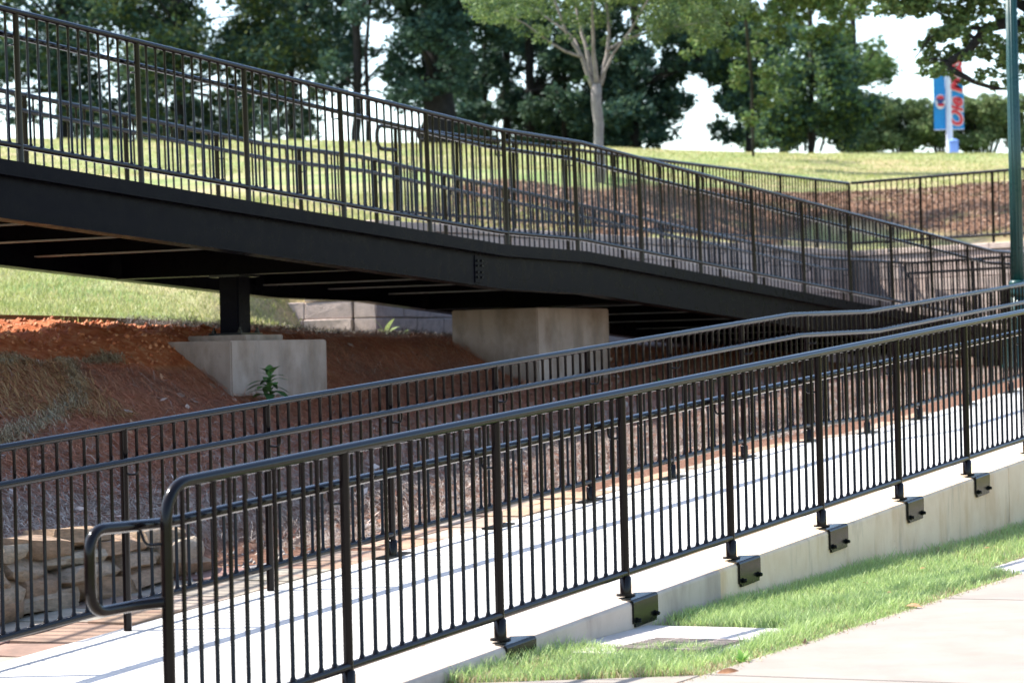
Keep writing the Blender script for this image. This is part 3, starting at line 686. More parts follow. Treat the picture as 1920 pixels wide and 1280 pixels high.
# concrete footings
def footing(tc, ec, ht, he, ztop, zbot, label, pad):
    r = thing('concrete_footing', B(tc, ec, zbot), label, 'footing', 'concrete footings under the footbridge')
    bm = bmesh.new(); add_box(bm, (0, 0, (ztop - zbot) / 2), (ht, he, (ztop - zbot) / 2)); bmesh.ops.bevel(bm, geom=list(bm.edges), offset=0.012, segments=2, affect='EDGES')
    link('block', from_bm('block', bm, M_PIER), r, B(tc, ec, zbot), rot=rot_b)
    if pad:
        bm = bmesh.new(); add_box(bm, (0, 0, 0), (0.30, 0.30, 0.026)); bmesh.ops.bevel(bm, geom=list(bm.edges), offset=0.008, segments=2, affect='EDGES')
        link('grout_pad', from_bm('grout_pad', bm, M_PIER), r, B(tc, ec, ztop + 0.024), rot=rot_b)
    return r
footing(4.6, -1.27, 0.76, 0.46, 1.688, 0.75, 'pale concrete footing carrying the single black column, a leafy weed growing against it', True)
footing(10.2, -1.30, 0.82, 0.50, 1.985, 0.9, 'pale concrete footing without a column, the bridge beams resting directly on its top', False)

# ------------------------------------------------------------------ block retaining wall
rw = thing('retaining_wall', T(0, 0, 1.2), 'long pinkish grey block retaining wall with cap stones behind the footbridge', 'retaining wall')
def block_mesh(l_, d_, h_, seed, rough=0.006, mater=M_BLOCK):
    r = random.Random(seed); bm = bmesh.new(); add_box(bm, (0, 0, 0), (l_ / 2 - 0.004, d_ / 2, h_ / 2 - 0.003))
    bmesh.ops.bevel(bm, geom=list(bm.edges), offset=0.010, segments=1, affect='EDGES')
    for v in bm.verts: v.co += Vector((0, r.uniform(-rough, rough), r.uniform(-rough, rough) * .5))
    return from_bm('block', bm, mater)
BL = 0.62; CH = 0.195
vars_ = [block_mesh(BL, 0.28, CH, s) for s in range(6)]
half_ = block_mesh(BL / 2, 0.28, CH, 9)
rot_t = (0, 0, math.pi / 2 - A_T); rot_l = (0, 0, math.pi / 2 - A_L)
off_face = 0.24   # wall face stands this far in front of the railing line
ztop = 2.935
for c in range(10):
    z_ = ztop - CH * (c + 0.5)
    t = -0.95 + (BL / 2 if c % 2 else 0)
    if c % 2: link('block', half_, rw, T(-0.95 + BL / 4, off_face - 0.14, z_), rot=rot_t)
    while t < 14.7:
        if c < 7 or t > 8.5:
            link('block', random.choice(vars_), rw, T(t + BL / 2, off_face - 0.14 + random.uniform(-.004, .004), z_), rot=rot_t)
        t += BL
    t = -0.05 - (BL / 2 if c % 2 else 0)
    k = 0
    while t < 5.6:
        if t > -0.3: link('block', random.choice(vars_), rw, Lg(t + BL / 2, 0.10 + random.uniform(-.004, .004), z_), rot=rot_l)
        t += BL
# stepped end return going back into the slope
for c in range(7):
    z_ = ztop - CH * (c + 0.5)
    for j in range(1 if c < 4 else 2):
        link('block', vars_[(c + j) % 6], rw, T(-0.95 + 0.14 - (0.03 if c == 5 else 0), off_face - 0.30 - BL * (j + 0.5), z_), rot=(0, 0, -A_T))
capv = [block_mesh(BL, 0.37, 0.10, 20 + s, 0.004, M_CAP) for s in range(4)]
t = -0.95
while t < 14.4: link('cap_stone', random.choice(capv), rw, T(t + BL / 2, off_face - 0.165, ztop + 0.052), rot=rot_t); t += BL
t = 0.0
while t < 5.6: link('cap_stone', random.choice(capv), rw, Lg(t + BL / 2, 0.09, ztop + 0.052), rot=rot_l); t += BL

# ------------------------------------------------------------------ rubble stone wall
sw = thing('stone_wall', P(2.5, -3.6, 0.1), 'low dry wall of rough tan stones at the foot of the straw slope, left of the path', 'stone wall')
def stone_mesh(seed):
    r = random.Random(seed); bm = bmesh.new(); bmesh.ops.create_cube(bm, size=1.0)
    bmesh.ops.subdivide_edges(bm, edges=list(bm.edges), cuts=2, use_grid_fill=True)
    ph = [r.uniform(0, 6) for _ in range(6)]
    cut = [(Vector((r.uniform(-1, 1), r.uniform(-1, 1), r.uniform(-1, 1))).normalized(), r.uniform(0.40, 0.56)) for _ in range(9)]
    for v in bm.verts:
        p = v.co; q = p.normalized() * 0.62; p = p.lerp(q, 0.08)
        for nn, d_ in cut:
            ex = p.dot(nn) - d_
            if ex > 0: p = p - nn * ex
        p += Vector((math.sin(p.y * 7 + ph[0]), math.sin(p.z * 8 + ph[1]), math.sin(p.x * 7 + ph[2]))) * 0.03
        v.co = p
    return smooth_by_angle(from_bm('stone', bm, M_STONE), 28)
svars = [stone_mesh(s) for s in range(14)]
rs = random.Random(5)
rows_h = [0.125, 0.11, 0.105, 0.10, 0.095]
def wall_top(t): 
    zb = zp_arr(np.array([t]))[0]
    full = 0.49
    return full if t < 3.9 else max(zb + 0.15, full - (t - 3.9) * 0.12)
t0_ = -2.5; zacc = 0.0
for ri, rh in enumerate(rows_h):
    t = t0_ + rs.uniform(0, .2)
    while t < 3.85:
        w = rs.uniform(0.28, 0.60); tc = t + w / 2
        zb = zp_arr(np.array([tc]))[0] + zacc + rh / 2
        hh = rh * rs.uniform(1.1, 1.35)
        if zb + rh / 2 < wall_top(tc) + 0.05:
            o = link('stone', rs.choice(svars), sw, P(tc, -3.56 - 0.03 * ri + rs.uniform(-.03, .03), zb - 0.0), rot=(rs.uniform(-.08, .08), rs.uniform(-.06, .06), math.pi / 2 - A_P + rs.uniform(-.12, .12) + rs.choice((0, math.pi))), scale=(w * 1.12, rs.uniform(0.3, 0.38), hh))
        t += w
    zacc += rh * 0.93

# ------------------------------------------------------------------ flagstone strip
fs = bpy.data.objects.new('flagstone_strip', None); C.objects.link(fs); fs.location = P(4, -2.9, 0.2); fs['kind'] = 'structure'
rf = random.Random(3)
def flag(pts, mat_, lift):
    bm = bmesh.new(); tp = []; 
    for t, e in pts: tp.append(P(t, e, zp_arr(np.array([t]))[0] + 0.02 + lift))
    add_prism(bm, [p - Vector((0, 0, 0.05)) for p in tp], tp)
    bmesh.ops.bevel(bm, geom=[e_ for e_ in bm.edges if e_.is_boundary is False and len(e_.link_faces) == 2 and any(len(f.verts) == len(pts) and f.normal.z > .5 for f in e_.link_faces)], offset=0.006, segments=1, affect='EDGES') if False else None
    me = from_bm('flagstone', bm, mat_); o = link('flagstone', me, fs); o.location = -Vector(fs.location); return o
def jit(a): return a + rf.uniform(-.03, .03)
t = -2.6
while t < 15.5:
    wide = 0.86 if t < 4.9 else max(0.36, 0.60 - (t - 4.9) * 0.05)
    w = rf.uniform(0.3, 0.62); inner_ = -2.61; outer = -2.61 - wide; g = 0.008
    mm_ = M_FLAG if t < 5 else M_FLAG2
    sp1 = rf.uniform(-.09, .09); ecut = inner_ - wide * rf.uniform(0.38, 0.62)
    tA, tB = t, t + w
    flag([(tA + g, inner_), (tB - g, inner_), (tB - g + sp1, ecut + g), ((tA + tB) / 2, ecut + g + rf.uniform(0, .03)), (tA + g + rf.uniform(0, .05), ecut + g)], mm_, rf.uniform(-.006, .008))
    if wide > 0.45:
        flag([(tA + g + rf.uniform(0, .05), ecut - g), (tB - g - rf.uniform(0, .05), ecut - g), (tB - g, outer), ((tA + tB) / 2, outer - rf.uniform(0, .06)), (tA + g, outer)], mm_, rf.uniform(-.004, .005))
    t = tB

# ------------------------------------------------------------------ timber edging, pale edging strip
bm = bmesh.new()
pL = [atE(x, y, -8.75) for x, y in ((-120, 588), (0, 590), (110, 592), (240, 597), (318, 602))]
for p, q in zip(pL, pL[1:]):
    d = (q - p).normalized(); nrm = Vector((-d.y, d.x, 0)) * 0.02
    add_prism(bm, [p + nrm - Vector((0, 0, .14)), p - nrm - Vector((0, 0, .14)), p - nrm, p + nrm], [q + nrm - Vector((0, 0, .14)), q - nrm - Vector((0, 0, .14)), q - nrm, q + nrm])
tagit(link('edging_board', from_bm('edging_board', bm, M_BOARD)), 'weathered brown edging board between the lawn and the dug red soil', 'board')
o = link('edging_pipe', tube_mesh('edging_pipe', [atE(x, y, -8.4) for x, y in ((560, 620), (620, 624), (680, 630), (727, 635))], 0.012, M_PIPE, 8)); tagit(o, 'thin pale edging strip lying on the ground before the end of the block wall', 'edging')

# ------------------------------------------------------------------ lamp post
lp = at(1909, 560, 33); zl0 = float(ground_at(lp.x, lp.y)[0]) - 0.05
lamp = thing('street_lamp', (lp.x, lp.y, zl0), 'tall dark green fluted lamp post at the right edge, behind the ramp railings', 'street lamp')
def fluted(name, rad, seg, n_fl, depth, material):
    bm = bmesh.new(); rings = []
    for z_, r_ , fl in rad:
        rings.append([bm.verts.new((math.cos(2 * math.pi * k / seg) * (r_ - depth * fl * (0.5 + 0.5 * math.cos(2 * math.pi * k / seg * n_fl))), math.sin(2 * math.pi * k / seg) * (r_ - depth * fl * (0.5 + 0.5 * math.cos(2 * math.pi * k / seg * n_fl))), z_)) for k in range(seg)])
    for a_, b_ in zip(rings, rings[1:]):
        for k in range(seg): bm.faces.new((a_[k], a_[(k + 1) % seg], b_[(k + 1) % seg], b_[k]))
    bm.faces.new(rings[0][::-1]); bm.faces.new(rings[-1]); return from_bm(name, bm, material, True)
zc = 2.20 - zl0
link('shaft', fluted('shaft', [(zc + 0.02, .078, 1), (zc + 1.5, .074, 1), (zc + 4.2, .062, 1)], 72, 12, 0.010, M_LAMP), lamp, (lp.x, lp.y, zl0))
link('collar', fluted('collar', [(zc - .14, .085, 0), (zc - .12, .10, 0), (zc - .09, .10, 0), (zc - .07, .088, 0), (zc - .02, .095, 0), (zc, .102, 0), (zc + .03, .10, 0), (zc + .05, .082, 0)], 32, 1, 0, M_LAMP), lamp, (lp.x, lp.y, zl0))
link('base', fluted('base', [(0, .22, 0), (.10, .22, 0), (.13, .19, 0), (.34, .175, 1), (.5, .13, 1), (.62, .10, 1), (zc - .13, .086, 1)], 72, 12, 0.012, M_LAMP), lamp, (lp.x, lp.y, zl0))
link('lantern', fluted('lantern', [(zc + 4.2, .07, 0), (zc + 4.3, .16, 0), (zc + 4.6, .2, 0), (zc + 4.9, .14, 0), (zc + 5.05, .03, 0)], 24, 1, 0, M_POLE), lamp, (lp.x, lp.y, zl0))

# ------------------------------------------------------------------ banner pole, blue box, road
YB = 80.0
bp = at(1781, 289, YB); gz = float(ground_at(bp.x, bp.y)[0]); bp.z = gz
pole = thing('banner_pole', bp, 'pale pole on the hilltop carrying a blue banner and a red lettered banner', 'banner pole')
bm = bmesh.new(); add_tube(bm, [(0, 0, -0.1), (0, 0, at(1781, 124, YB).z - gz)], [0.10, 0.085], 16); link('pole', smooth_by_angle(from_bm('pole', bm, M_POLE)), pole, bp)
mpx = YB / F_PX
zb0 = at(1781, 243, YB).z; zb1 = at(1781, 128, YB).z; bh = zb1 - zb0
def banner(x0, x1, face):
    bm = bmesh.new(); nseg = 12; a_ = []; b_ = []
    add = []
    for side_ in (0.008, -0.008):
        g_ = []
        for k in range(nseg + 1):
            z_ = bh * k / nseg; wv = 0.03 * math.sin(k * 0.8)
            g_.append((bm.verts.new((x0 * mpx, side_ + wv * .3, z_)), bm.verts.new((x1 * mpx, side_ + wv, z_))))
        add.append(g_)
        for p_, q_ in zip(g_, g_[1:]): bm.faces.new((p_[0], p_[1], q_[1], q_[0]))
    return from_bm('banner', bm, face)
base_b = Vector((bp.x, bp.y, zb0))
bl = link('banner', banner(-28, -6, M_BANBLUE), pole, base_b); bl['label'] = 'blue banner on the left of the pole'
br = link('banner', banner(6, 28, M_BANBLUE), pole, base_b); br['label'] = 'blue banner with red script lettering on the right of the pole'
bm = bmesh.new()
for z_ in (0.0, bh): add_tube(bm, [(-28 * mpx, 0, z_), (28 * mpx, 0, z_)], 0.012, 8)
link('banner_arms', from_bm('banner_arms', bm, M_POLE), pole, base_b)
def text_mesh(body, size, off, shear, material, ext=0.006):
    cu = bpy.data.curves.new('lettering', 'FONT'); cu.body = body; cu.size = size; cu.shear = shear; cu.offset = off; cu.extrude = ext; cu.resolution_u = 3
    to = bpy.data.objects.new('tmp_text', cu); C.objects.link(to); dg = bpy.context.evaluated_depsgraph_get(); dg.update()
    mt = bpy.data.meshes.new_from_object(to.evaluated_get(dg)); bpy.data.objects.remove(to); mt.materials.clear(); mt.materials.append(material); return mt
rt = (math.pi / 2, -math.pi / 2, 0)
for off, mt_, dy in ((0.038, M_BANWHITE, -0.045), (0.018, M_BANRED, -0.060)):
    tm = text_mesh('Ole Miss', 0.54, off, 0.35, mt_)
    o = link('lettering', tm, br, base_b + Vector((24.5 * mpx, dy, 0.04)), rot=rt)
def disc(rx, rz, material, name='emblem'):
    bm = bmesh.new(); add_prism(bm, [(rx * math.cos(a), 0, rz * math.sin(a)) for a in np.linspace(0, 2 * math.pi, 17)[:-1]], [(rx * math.cos(a), -0.012, rz * math.sin(a)) for a in np.linspace(0, 2 * math.pi, 17)[:-1]]); return from_bm(name, bm, material)
for rx, rz, mt_, dx, dz, dy in ((9.5, 14, M_BANWHITE, 0, 0, -.05), (8.2, 5, M_BANNAVY, 0, 4, -.065), (7, 3.4, M_BANRED, 0, 8, -.08), (7.0, 3.2, M_BANRED, 1, -6, -.065), (6.0, 1.6, M_BANNAVY, 0, -2.5, -.08)):
    link('emblem', disc(rx * mpx, rz * mpx, mt_), bl, base_b + Vector(((-16 + dx) * mpx, dy, (52 + dz) * mpx)))
bx = at(1786, 289, YB - 0.3); bx.z = gz
box = thing('meter_box', (bx.x + .02, bx.y - .1, gz - .03), 'small pale blue box standing against the foot of the banner pole', 'box')
bm = bmesh.new(); add_box(bm, (0, 0, 0.2), (0.125, 0.10, 0.2)); bmesh.ops.bevel(bm, geom=list(bm.edges), offset=0.02, segments=2, affect='EDGES'); link('cabinet', from_bm('cabinet', bm, M_BINBLUE), box, box.location)
bm = bmesh.new(); add_tube(bm, [(0, 0, 0), (0, 0, .03), (0, 0, .08)], [0.15, 0.15, 0.07], 12); link('lid', from_bm('lid', bm, M_BINBLUE), box, Vector(box.location) + Vector((0, 0, .4)))
bm = bmesh.new()
pr = [at(x, 288, 79.0) for x in (1560, 1700, 1850, 2000, 2300)]
for p in pr: p.z = float(ground_at(p.x, p.y)[0])
for p, q in zip(pr, pr[1:]):
    add_prism(bm, [p + Vector((0, 0, -.1)), p + Vector((0, 4, -.1)), p + Vector((0, 4, .07)), p + Vector((0, 0, .07))], [q + Vector((0, 0, -.1)), q + Vector((0, 4, -.1)), q + Vector((0, 4, .07)), q + Vector((0, 0, .07))])
tagit(link('road', from_bm('road', bm, M_APRON)), kind='structure')

# ------------------------------------------------------------------ vegetation helpers
def rand_unit(n_): v = rng.normal(size=(n_, 3)); return v / np.linalg.norm(v, axis=1, keepdims=True)
def leaf_cloud(name, pts, size, cols, droop=0.0, aspect=0.55, material=None):
    n_ = len(pts); sz = size * rng.uniform(0.6, 1.35, n_)[:, None]
    d = rand_unit(n_); d[:, 2] = d[:, 2] * 0.6 - droop; d /= np.linalg.norm(d, axis=1, keepdims=True)
    w = np.cross(d, rand_unit(n_)); w /= np.linalg.norm(w, axis=1, keepdims=True) + 1e-9
    nrm = np.cross(d, w)
    V = np.stack([pts - d * sz * .5, pts + w * sz * aspect * .5 + nrm * sz * .06, pts + d * sz * .5, pts - w * sz * aspect * .5 + nrm * sz * .06], 1).reshape(-1, 3)
    Fq = np.arange(n_ * 4).reshape(-1, 4)
    cols = np.array(cols); ci = rng.integers(0, len(cols), n_); c = cols[ci] * rng.uniform(0.75, 1.25, (n_, 1))
    return fast_mesh(name, V, Fq, material or M_LEAF, tint=np.repeat(c, 4, 0))
def clump_points(clumps, n_):
    """clumps: (x,y,z,rx,ry,rz); sub-clumps inside each give uneven outline and gaps"""
    cl = np.array(clumps, float); vol = (cl[:, 3] * cl[:, 4] * cl[:, 5]) ** 0.75; pick = rng.choice(len(cl), n_, p=vol / vol.sum())
    subs = []
    for c in cl:
        m_ = 26; d = rand_unit(m_) * (rng.uniform(0.15, 1, (m_, 1)) ** 0.45); subs.append(c[:3] + d * c[3:6])
    subs = np.array(subs); si = rng.integers(0, subs.shape[1], n_)
    r_ = (cl[pick, 3:6]) * 0.26
    return subs[pick, si] + rng.normal(size=(n_, 3)) * r_ * 0.75
GREEN_DARK = [(0.055, 0.100, 0.066), (0.042, 0.082, 0.060), (0.068, 0.115, 0.062), (0.046, 0.095, 0.078)]  # far leaf tones lightened and shifted to blue, haze put into the colour
GREEN_MID = [(0.11, 0.18, 0.055), (0.08, 0.145, 0.055), (0.15, 0.21, 0.06)]
GREEN_LIME = [(0.14, 0.21, 0.065), (0.10, 0.165, 0.06), (0.20, 0.26, 0.08), (0.085, 0.14, 0.055), (0.12, 0.17, 0.085)]
GREEN_OLIVE = [(0.085, 0.12, 0.035), (0.12, 0.145, 0.045), (0.06, 0.095, 0.03)]
def tree(name, label, cat, group, trunks, clumps, n_leaf, leaf, cols, bark, droop=0.1, base=None, aspect=0.55):
    root = thing(name, base if base is not None else trunks[0][0][0], label, cat, group)
    o_ = Vector(root.location); bm = bmesh.new()
    for pts, rad in trunks:
        if len(pts) > 2:
            pp = [Vector(p) for p in pts]; q = [pp[0]]; rr_ = [rad[0]]
            for i in range(len(pp) - 1):
                for k in (0.33, 0.66, 1.0):
                    p1 = pp[i].lerp(pp[i + 1], k)
                    if k < 1: p1 += Vector((random.uniform(-1, 1), random.uniform(-1, 1), 0)) * rad[i] * 0.25
                    q.append(p1); rr_.append(rad[i] + (rad[i + 1] - rad[i]) * k)
            add_tube(bm, [p - o_ for p in q], rr_, 9)
        else: add_tube(bm, [Vector(p) - o_ for p in pts], rad, 9)
    o = link('trunk', from_bm('trunk', bm, bark, True), root); o.location = (0, 0, 0)
    pts = clump_points(clumps, int(n_leaf * (1.6 if leaf > .1 else 1.4)))
    me_ = leaf_cloud('crown', pts - np.array(o_), leaf, cols, droop, aspect, M_CANOPY if leaf > .1 else M_LEAF); o = link('crown', me_, root); o.location = (0, 0, 0)
    return root
def pxc(px, py, Y, r, ry=None, sq=1.0):
    p = at(px, py, Y); k = Y / F_PX; return (p.x, p.y, p.z, r * k, (ry or r) * k, r * k * sq)
GT = 'dark trees along the top of the lawn'
def bgtree(label, Y, tx, tw, boxes, n_leaf, cols=GREEN_DARK, leaf=0.17, extra_trunks=(), name='tree', nclump=1.0, limb=True):
    g0 = at(tx, 272, Y); g0.z = float(ground_at(g0.x, g0.y)[0]) - 0.1; k = Y / F_PX
    tr = [([g0, at(tx + 1, 190, Y), at(tx + 2, 110, Y), at(tx - 3, 0, Y), at(tx + 8, -200, Y)], [tw * k * .54, tw * k * .49, tw * k * .47, tw * k * .43, tw * k * .2])]
    cl = []
    for (x0, y0, x1, y1, r) in boxes:
        cnt = max(2, int((x1 - x0) * (y1 - y0) / (r * r) * 1.1 * nclump))
        for _ in range(cnt): 
            cl.append(pxc(rng.uniform(x0, x1), rng.uniform(y0, y1), Y + rng.uniform(-2.2, 2.2), r * rng.uniform(.6, 1.25), sq=0.8))
    if limb:
        for c in cl[::3]:
            s_ = at(tx + 2, 60 if c[2] > at(tx, 60, Y).z else 170, Y); e_ = Vector(c[:3]); mid = s_.lerp(e_, .5) + Vector((0, 0, .15))
            tr.append(([s_, mid, e_], [tw * k * .13, tw * k * .08, 0.02]))
    for (x_, w_) in extra_trunks:
        gg = at(x_, 272, Y); gg.z = float(ground_at(gg.x, gg.y)[0]) - .1; tr.append(([gg, at(x_ - 4, 100, Y), at(x_ + 6, -60, Y)], [w_ * k * .55, w_ * k * .45, w_ * k * .3]))
    return tree(name, label, 'tree', GT, tr, cl, n_leaf, leaf, cols, M_BARK, base=g0)
bgtree('dark tree with low hanging crown at the left edge of the hilltop', 84, 118, 30, [(-180, -160, 330, 120, 60), (-60, 100, 190, 235, 36), (140, 110, 300, 250, 34)], 21000, GREEN_DARK + GREEN_OLIVE[:1])
bgtree('dark bushy tree with olive lit leaves above the middle of the upper bridge railing', 82, 335, 20, [(200, -120, 560, 120, 56), (260, 100, 520, 250, 32)], 17000, GREEN_DARK + GREEN_OLIVE)
bgtree('dark tree whose crown thins out to bright sky left of the slim trunks', 86, 545, 14, [(470, -120, 660, 130, 44), (500, 110, 610, 255, 24)], 9500, GREEN_DARK + GREEN_OLIVE[:1])
bgtree('slim tree with two bare dark trunks against bright sky', 80, 668, 17, [(600, -150, 780, 40, 40), (700, 60, 790, 190, 26), (600, 90, 650, 170, 16)], 7000, GREEN_DARK, extra_trunks=((690, 9),))
bgtree('large dark tree with the thickest trunk, left of the young pale tree', 80, 820, 62, [(700, -150, 960, 60, 56), (745, 40, 850, 190, 34)], 14000, GREEN_DARK[:2])
bgtree('dark tree with a narrow trunk right of the thickest trunk', 87, 948, 16, [(860, -60, 1010, 130, 40), (860, 110, 985, 262, 30)], 13000, GREEN_DARK, extra_trunks=((912, 8),))
bgtree('dark dense tree directly behind the young pale tree', 85, 992, 17, [(980, -80, 1180, 130, 44), (985, 110, 1180, 268, 32)], 16000, GREEN_DARK[:3], extra_trunks=((1060, 10),))
bgtree('dark tree with drooping outer branches just right of the young pale tree', 83, 1190, 16, [(1120, -60, 1330, 100, 42), (1140, 90, 1290, 262, 30), (1250, 60, 1345, 130, 16)], 14000, GREEN_DARK)
bgtree('dark green tree left of the dense round tree near the banner pole', 82, 1405, 12, [(1330, 40, 1500, 140, 34), (1345, 130, 1460, 274, 22)], 12000, GREEN_DARK + GREEN_MID[:1], 0.15)
bgtree('dense round dark green tree with crown almost to the ground, left of the banner pole', 78, 1520, 11, [(1440, 90, 1600, 160, 34), (1440, 140, 1620, 268, 30), (1490, 60, 1580, 110, 22)], 17000, GREEN_MID + GREEN_DARK, 0.14)
bgtree('loose mid green tree rising behind the dense round tree', 88, 1600, 12, [(1540, 60, 1680, 160, 26), (1560, 120, 1640, 200, 18)], 5000, GREEN_MID, 0.15)
for i, (x0, x1, lab) in enumerate(((1585, 1665, 'multi stemmed hedge shrub nearest the dense round tree'), (1650, 1735, 'multi stemmed hedge shrub just left of the banner pole'), (1730, 1815, 'multi stemmed hedge shrub directly behind the banner pole'), (1805, 1890, 'multi stemmed hedge shrub between banner pole and lamp post'), (1880, 1990, 'multi stemmed hedge shrub behind the lamp post at the right edge'))):
    Yh = 86; cx = (x0 + x1) / 2; g0 = at(cx, 288, Yh); g0.z = float(ground_at(g0.x, g0.y)[0]) - .05
    cl = [pxc(rng.uniform(x0, x1), rng.uniform(192, 276), Yh + rng.uniform(-1, 1), rng.uniform(16, 28), sq=.8) for _ in range(22)]
    tr = []
    for s_ in range(6):
        xx = cx + (s_ - 2.5) * 6; tr.append(([at(xx, 290, Yh), at(xx + (s_ - 2.5) * 6, 250, Yh), at(cx + (s_ - 2.5) * 15, 215, Yh)], [.05, .04, .02]))
    tree('hedge_shrub', lab, 'shrub', 'shrubs in the hedge along the hilltop road', tr, cl, 8500, 0.12, [(0.13, 0.19, 0.075), (0.17, 0.23, 0.09), (0.10, 0.15, 0.065), (0.21, 0.25, 0.11)], M_BARK, base=g0)
# low dark growth under and behind the trees
for (x0, x1, y0, n_l, lab, cols_) in ((855, 1010, 175, 7000, 'low dark bush filling the gap between the narrow trunks left of the young tree', GREEN_DARK), (1000, 1140, 170, 7000, 'low dark bush behind the young tree trunk', GREEN_DARK + GREEN_OLIVE[:1]), (1130, 1240, 175, 6500, 'low dark bush right of the young tree trunk', GREEN_DARK), (300, 480, 195, 5500, 'low dark bush below the trees at the left part of the hilltop', GREEN_DARK), (150, 290, 210, 3600, 'low dark bush beside the leftmost tree trunk', GREEN_DARK), (1370, 1650, 225, 9000, 'low green bush under the dense round tree', GREEN_DARK + GREEN_MID)):
    Yh = 90; cx = (x0 + x1) / 2; g0 = at(cx, 278, Yh); g0.z = float(ground_at(g0.x, g0.y)[0]) - .05
    cl = [pxc(rng.uniform(x0, x1), rng.uniform(y0, 270), Yh + rng.uniform(-1, 1), rng.uniform(16, 26), sq=.8) for _ in range(18)]
    tr = [([at(cx + q_ * 14, 284, Yh), at(cx + q_ * 20, 240, Yh), at(cx + q_ * 28, 215, Yh)], [.05, .04, .02]) for q_ in (-2, -1, 0, 1, 2)]
    tree('bush', lab, 'bush', 'bushes under the hilltop trees', tr, cl, n_l, 0.13, cols_, M_BARK, base=g0)
# young pale-barked tree
Yy = 47.0; k = Yy / F_PX
yb = at(1124, 363, Yy); yb.z = float(ground_at(yb.x, yb.y)[0]) - 0.05
fk = at(1118, 158, Yy)
tr = [([yb, at(1122, 270, Yy), fk], [0.100, 0.083, 0.092])]
limbs = [((1112, 165), (1090, 105), (1062, 62), (1040, 0), (1020, -80)), ((1116, 160), (1100, 95), (1088, 50), (1075, -10), (1060, -90)), ((1120, 158), (1113, 105), (1112, 60), (1110, 20), (1122, -60)),
         ((1125, 160), (1138, 105), (1142, 62), (1136, 0), (1140, -80)), ((1092, 108), (1060, 97), (1020, 72), (985, 45), (930, 20)), ((1138, 95), (1170, 75), (1215, 60), (1270, 50), (1330, 40)), ((1126, 150), (1150, 100), (1180, 60), (1215, 0), (1250, -60)), ((1086, 95), (1075, 70), (1020, 30), (985, 0), (950, -40))]
for j, lb in enumerate(limbs):
    dY = (0, .3, -.3, .2, -.4, .4, -.2, .3)[j]
    tr.append(([at(x, y, Yy + dY * i / 2) for i, (x, y) in enumerate(lb)], [0.048, .036, .027, .02, .012] if j < 4 else [.026, .022, .017, .012, .008]))
cl = []
for (x0, y0, x1, y1, r, c_) in ((850, -160, 1430, -10, 55, 30), (870, -20, 1060, 30, 26, 16), (930, 20, 1100, 75, 20, 12), (1180, -10, 1400, 55, 26, 14), (1080, -30, 1230, 35, 26, 9), (860, 0, 930, 40, 16, 4), (1180, 40, 1290, 80, 14, 5), (1020, 50, 1080, 95, 12, 4), (1085, 138, 1100, 152, 8, 2), (1140, 100, 1160, 118, 6, 1), (1040, -10, 1210, 50, 20, 12), (960, 30, 1060, 62, 14, 6), (1210, 30, 1440, 70, 18, 9), (1080, 60, 1150, 100, 9, 4), (1180, 60, 1240, 100, 10, 3)):
    for _ in range(c_): cl.append(pxc(rng.uniform(x0, x1), rng.uniform(y0, y1), Yy + rng.uniform(-1.8, 1.8), r * rng.uniform(.7, 1.2), sq=.7))
tree('young_tree', 'young tree with pale trunk and light green leaves in the mulch bed', 'tree', None, tr, cl, 30000, 0.075, GREEN_LIME, M_BARKPALE, 0.35, aspect=0.38, base=yb)
# tree at the right whose bough hangs into the picture
Yo = 40.0
ob = at(2160, 345, Yo); ob.z = float(ground_at(ob.x, ob.y)[0]) - .1
tr = [([ob, at(2150, 200, Yo), at(2120, 60, Yo), at(2140, -120, Yo)], [.22, .2, .17, .12]),
      ([at(2120, 80, Yo), at(2010, 50, Yo), at(1925, 48, Yo), at(1885, 45, Yo), at(1851, 52, Yo), at(1831, 76, Yo), at(1814, 97, Yo), at(1778, 116, Yo)], [.14, .11, .085, .078, .07, .066, .06, .052]),
      ([at(1778, 116, Yo), at(1780, 128, Yo), at(1796, 138, Yo), at(1824, 153, Yo), at(1864, 166, Yo), at(1900, 168, Yo)], [.055, .05, .045, .036, .028, .012]),
      ([at(2120, 40, Yo), at(2000, 30, Yo), at(1930, 18, Yo), at(1880, -8, Yo), at(1800, -40, Yo)], [.12, .10, .085, .06, .03]),
      ([at(1851, 52, Yo), at(1800, 55, Yo), at(1745, 70, Yo), at(1715, 110, Yo)], [.03, .022, .015, .008]),
      ([at(1778, 116, Yo), at(1750, 110, Yo), at(1722, 122, Yo)], [.02, .015, .008]), ([at(1831, 76, Yo), at(1790, 40, Yo), at(1740, 15, Yo)], [.03, .02, .01])]
cl = []
for (x0, y0, x1, y1, r, c_) in ((1640, -120, 2150, -20, 50, 22), (1640, -20, 1780, 15, 20, 12), (1750, 0, 1880, 40, 20, 10), (1735, 55, 1810, 95, 18, 9), (1740, 95, 1800, 140, 16, 7), (1790, 60, 1870, 140, 17, 8), (1720, 105, 1745, 140, 9, 4), (1830, 130, 1900, 165, 13, 5), (1870, 60, 1960, 140, 20, 7), (1900, -10, 2100, 120, 36, 12), (1690, 0, 1740, 40, 14, 4), (1780, 125, 1850, 160, 10, 5), (1640, -30, 1900, 30, 18, 22), (1760, 20, 1920, 70, 16, 9), (1850, 60, 1920, 150, 14, 7)):
    for _ in range(c_): cl.append(pxc(rng.uniform(x0, x1), rng.uniform(y0, y1), Yo + rng.uniform(-.8, .8), r * rng.uniform(.7, 1.2), sq=.75))
tree('overhanging_tree', 'tree at the right edge whose dark crooked bough hangs down over the banner pole', 'tree', None, tr, cl, 27000, 0.085, GREEN_OLIVE + GREEN_MID + GREEN_LIME[1:2], M_BARK, 0.3, base=ob)
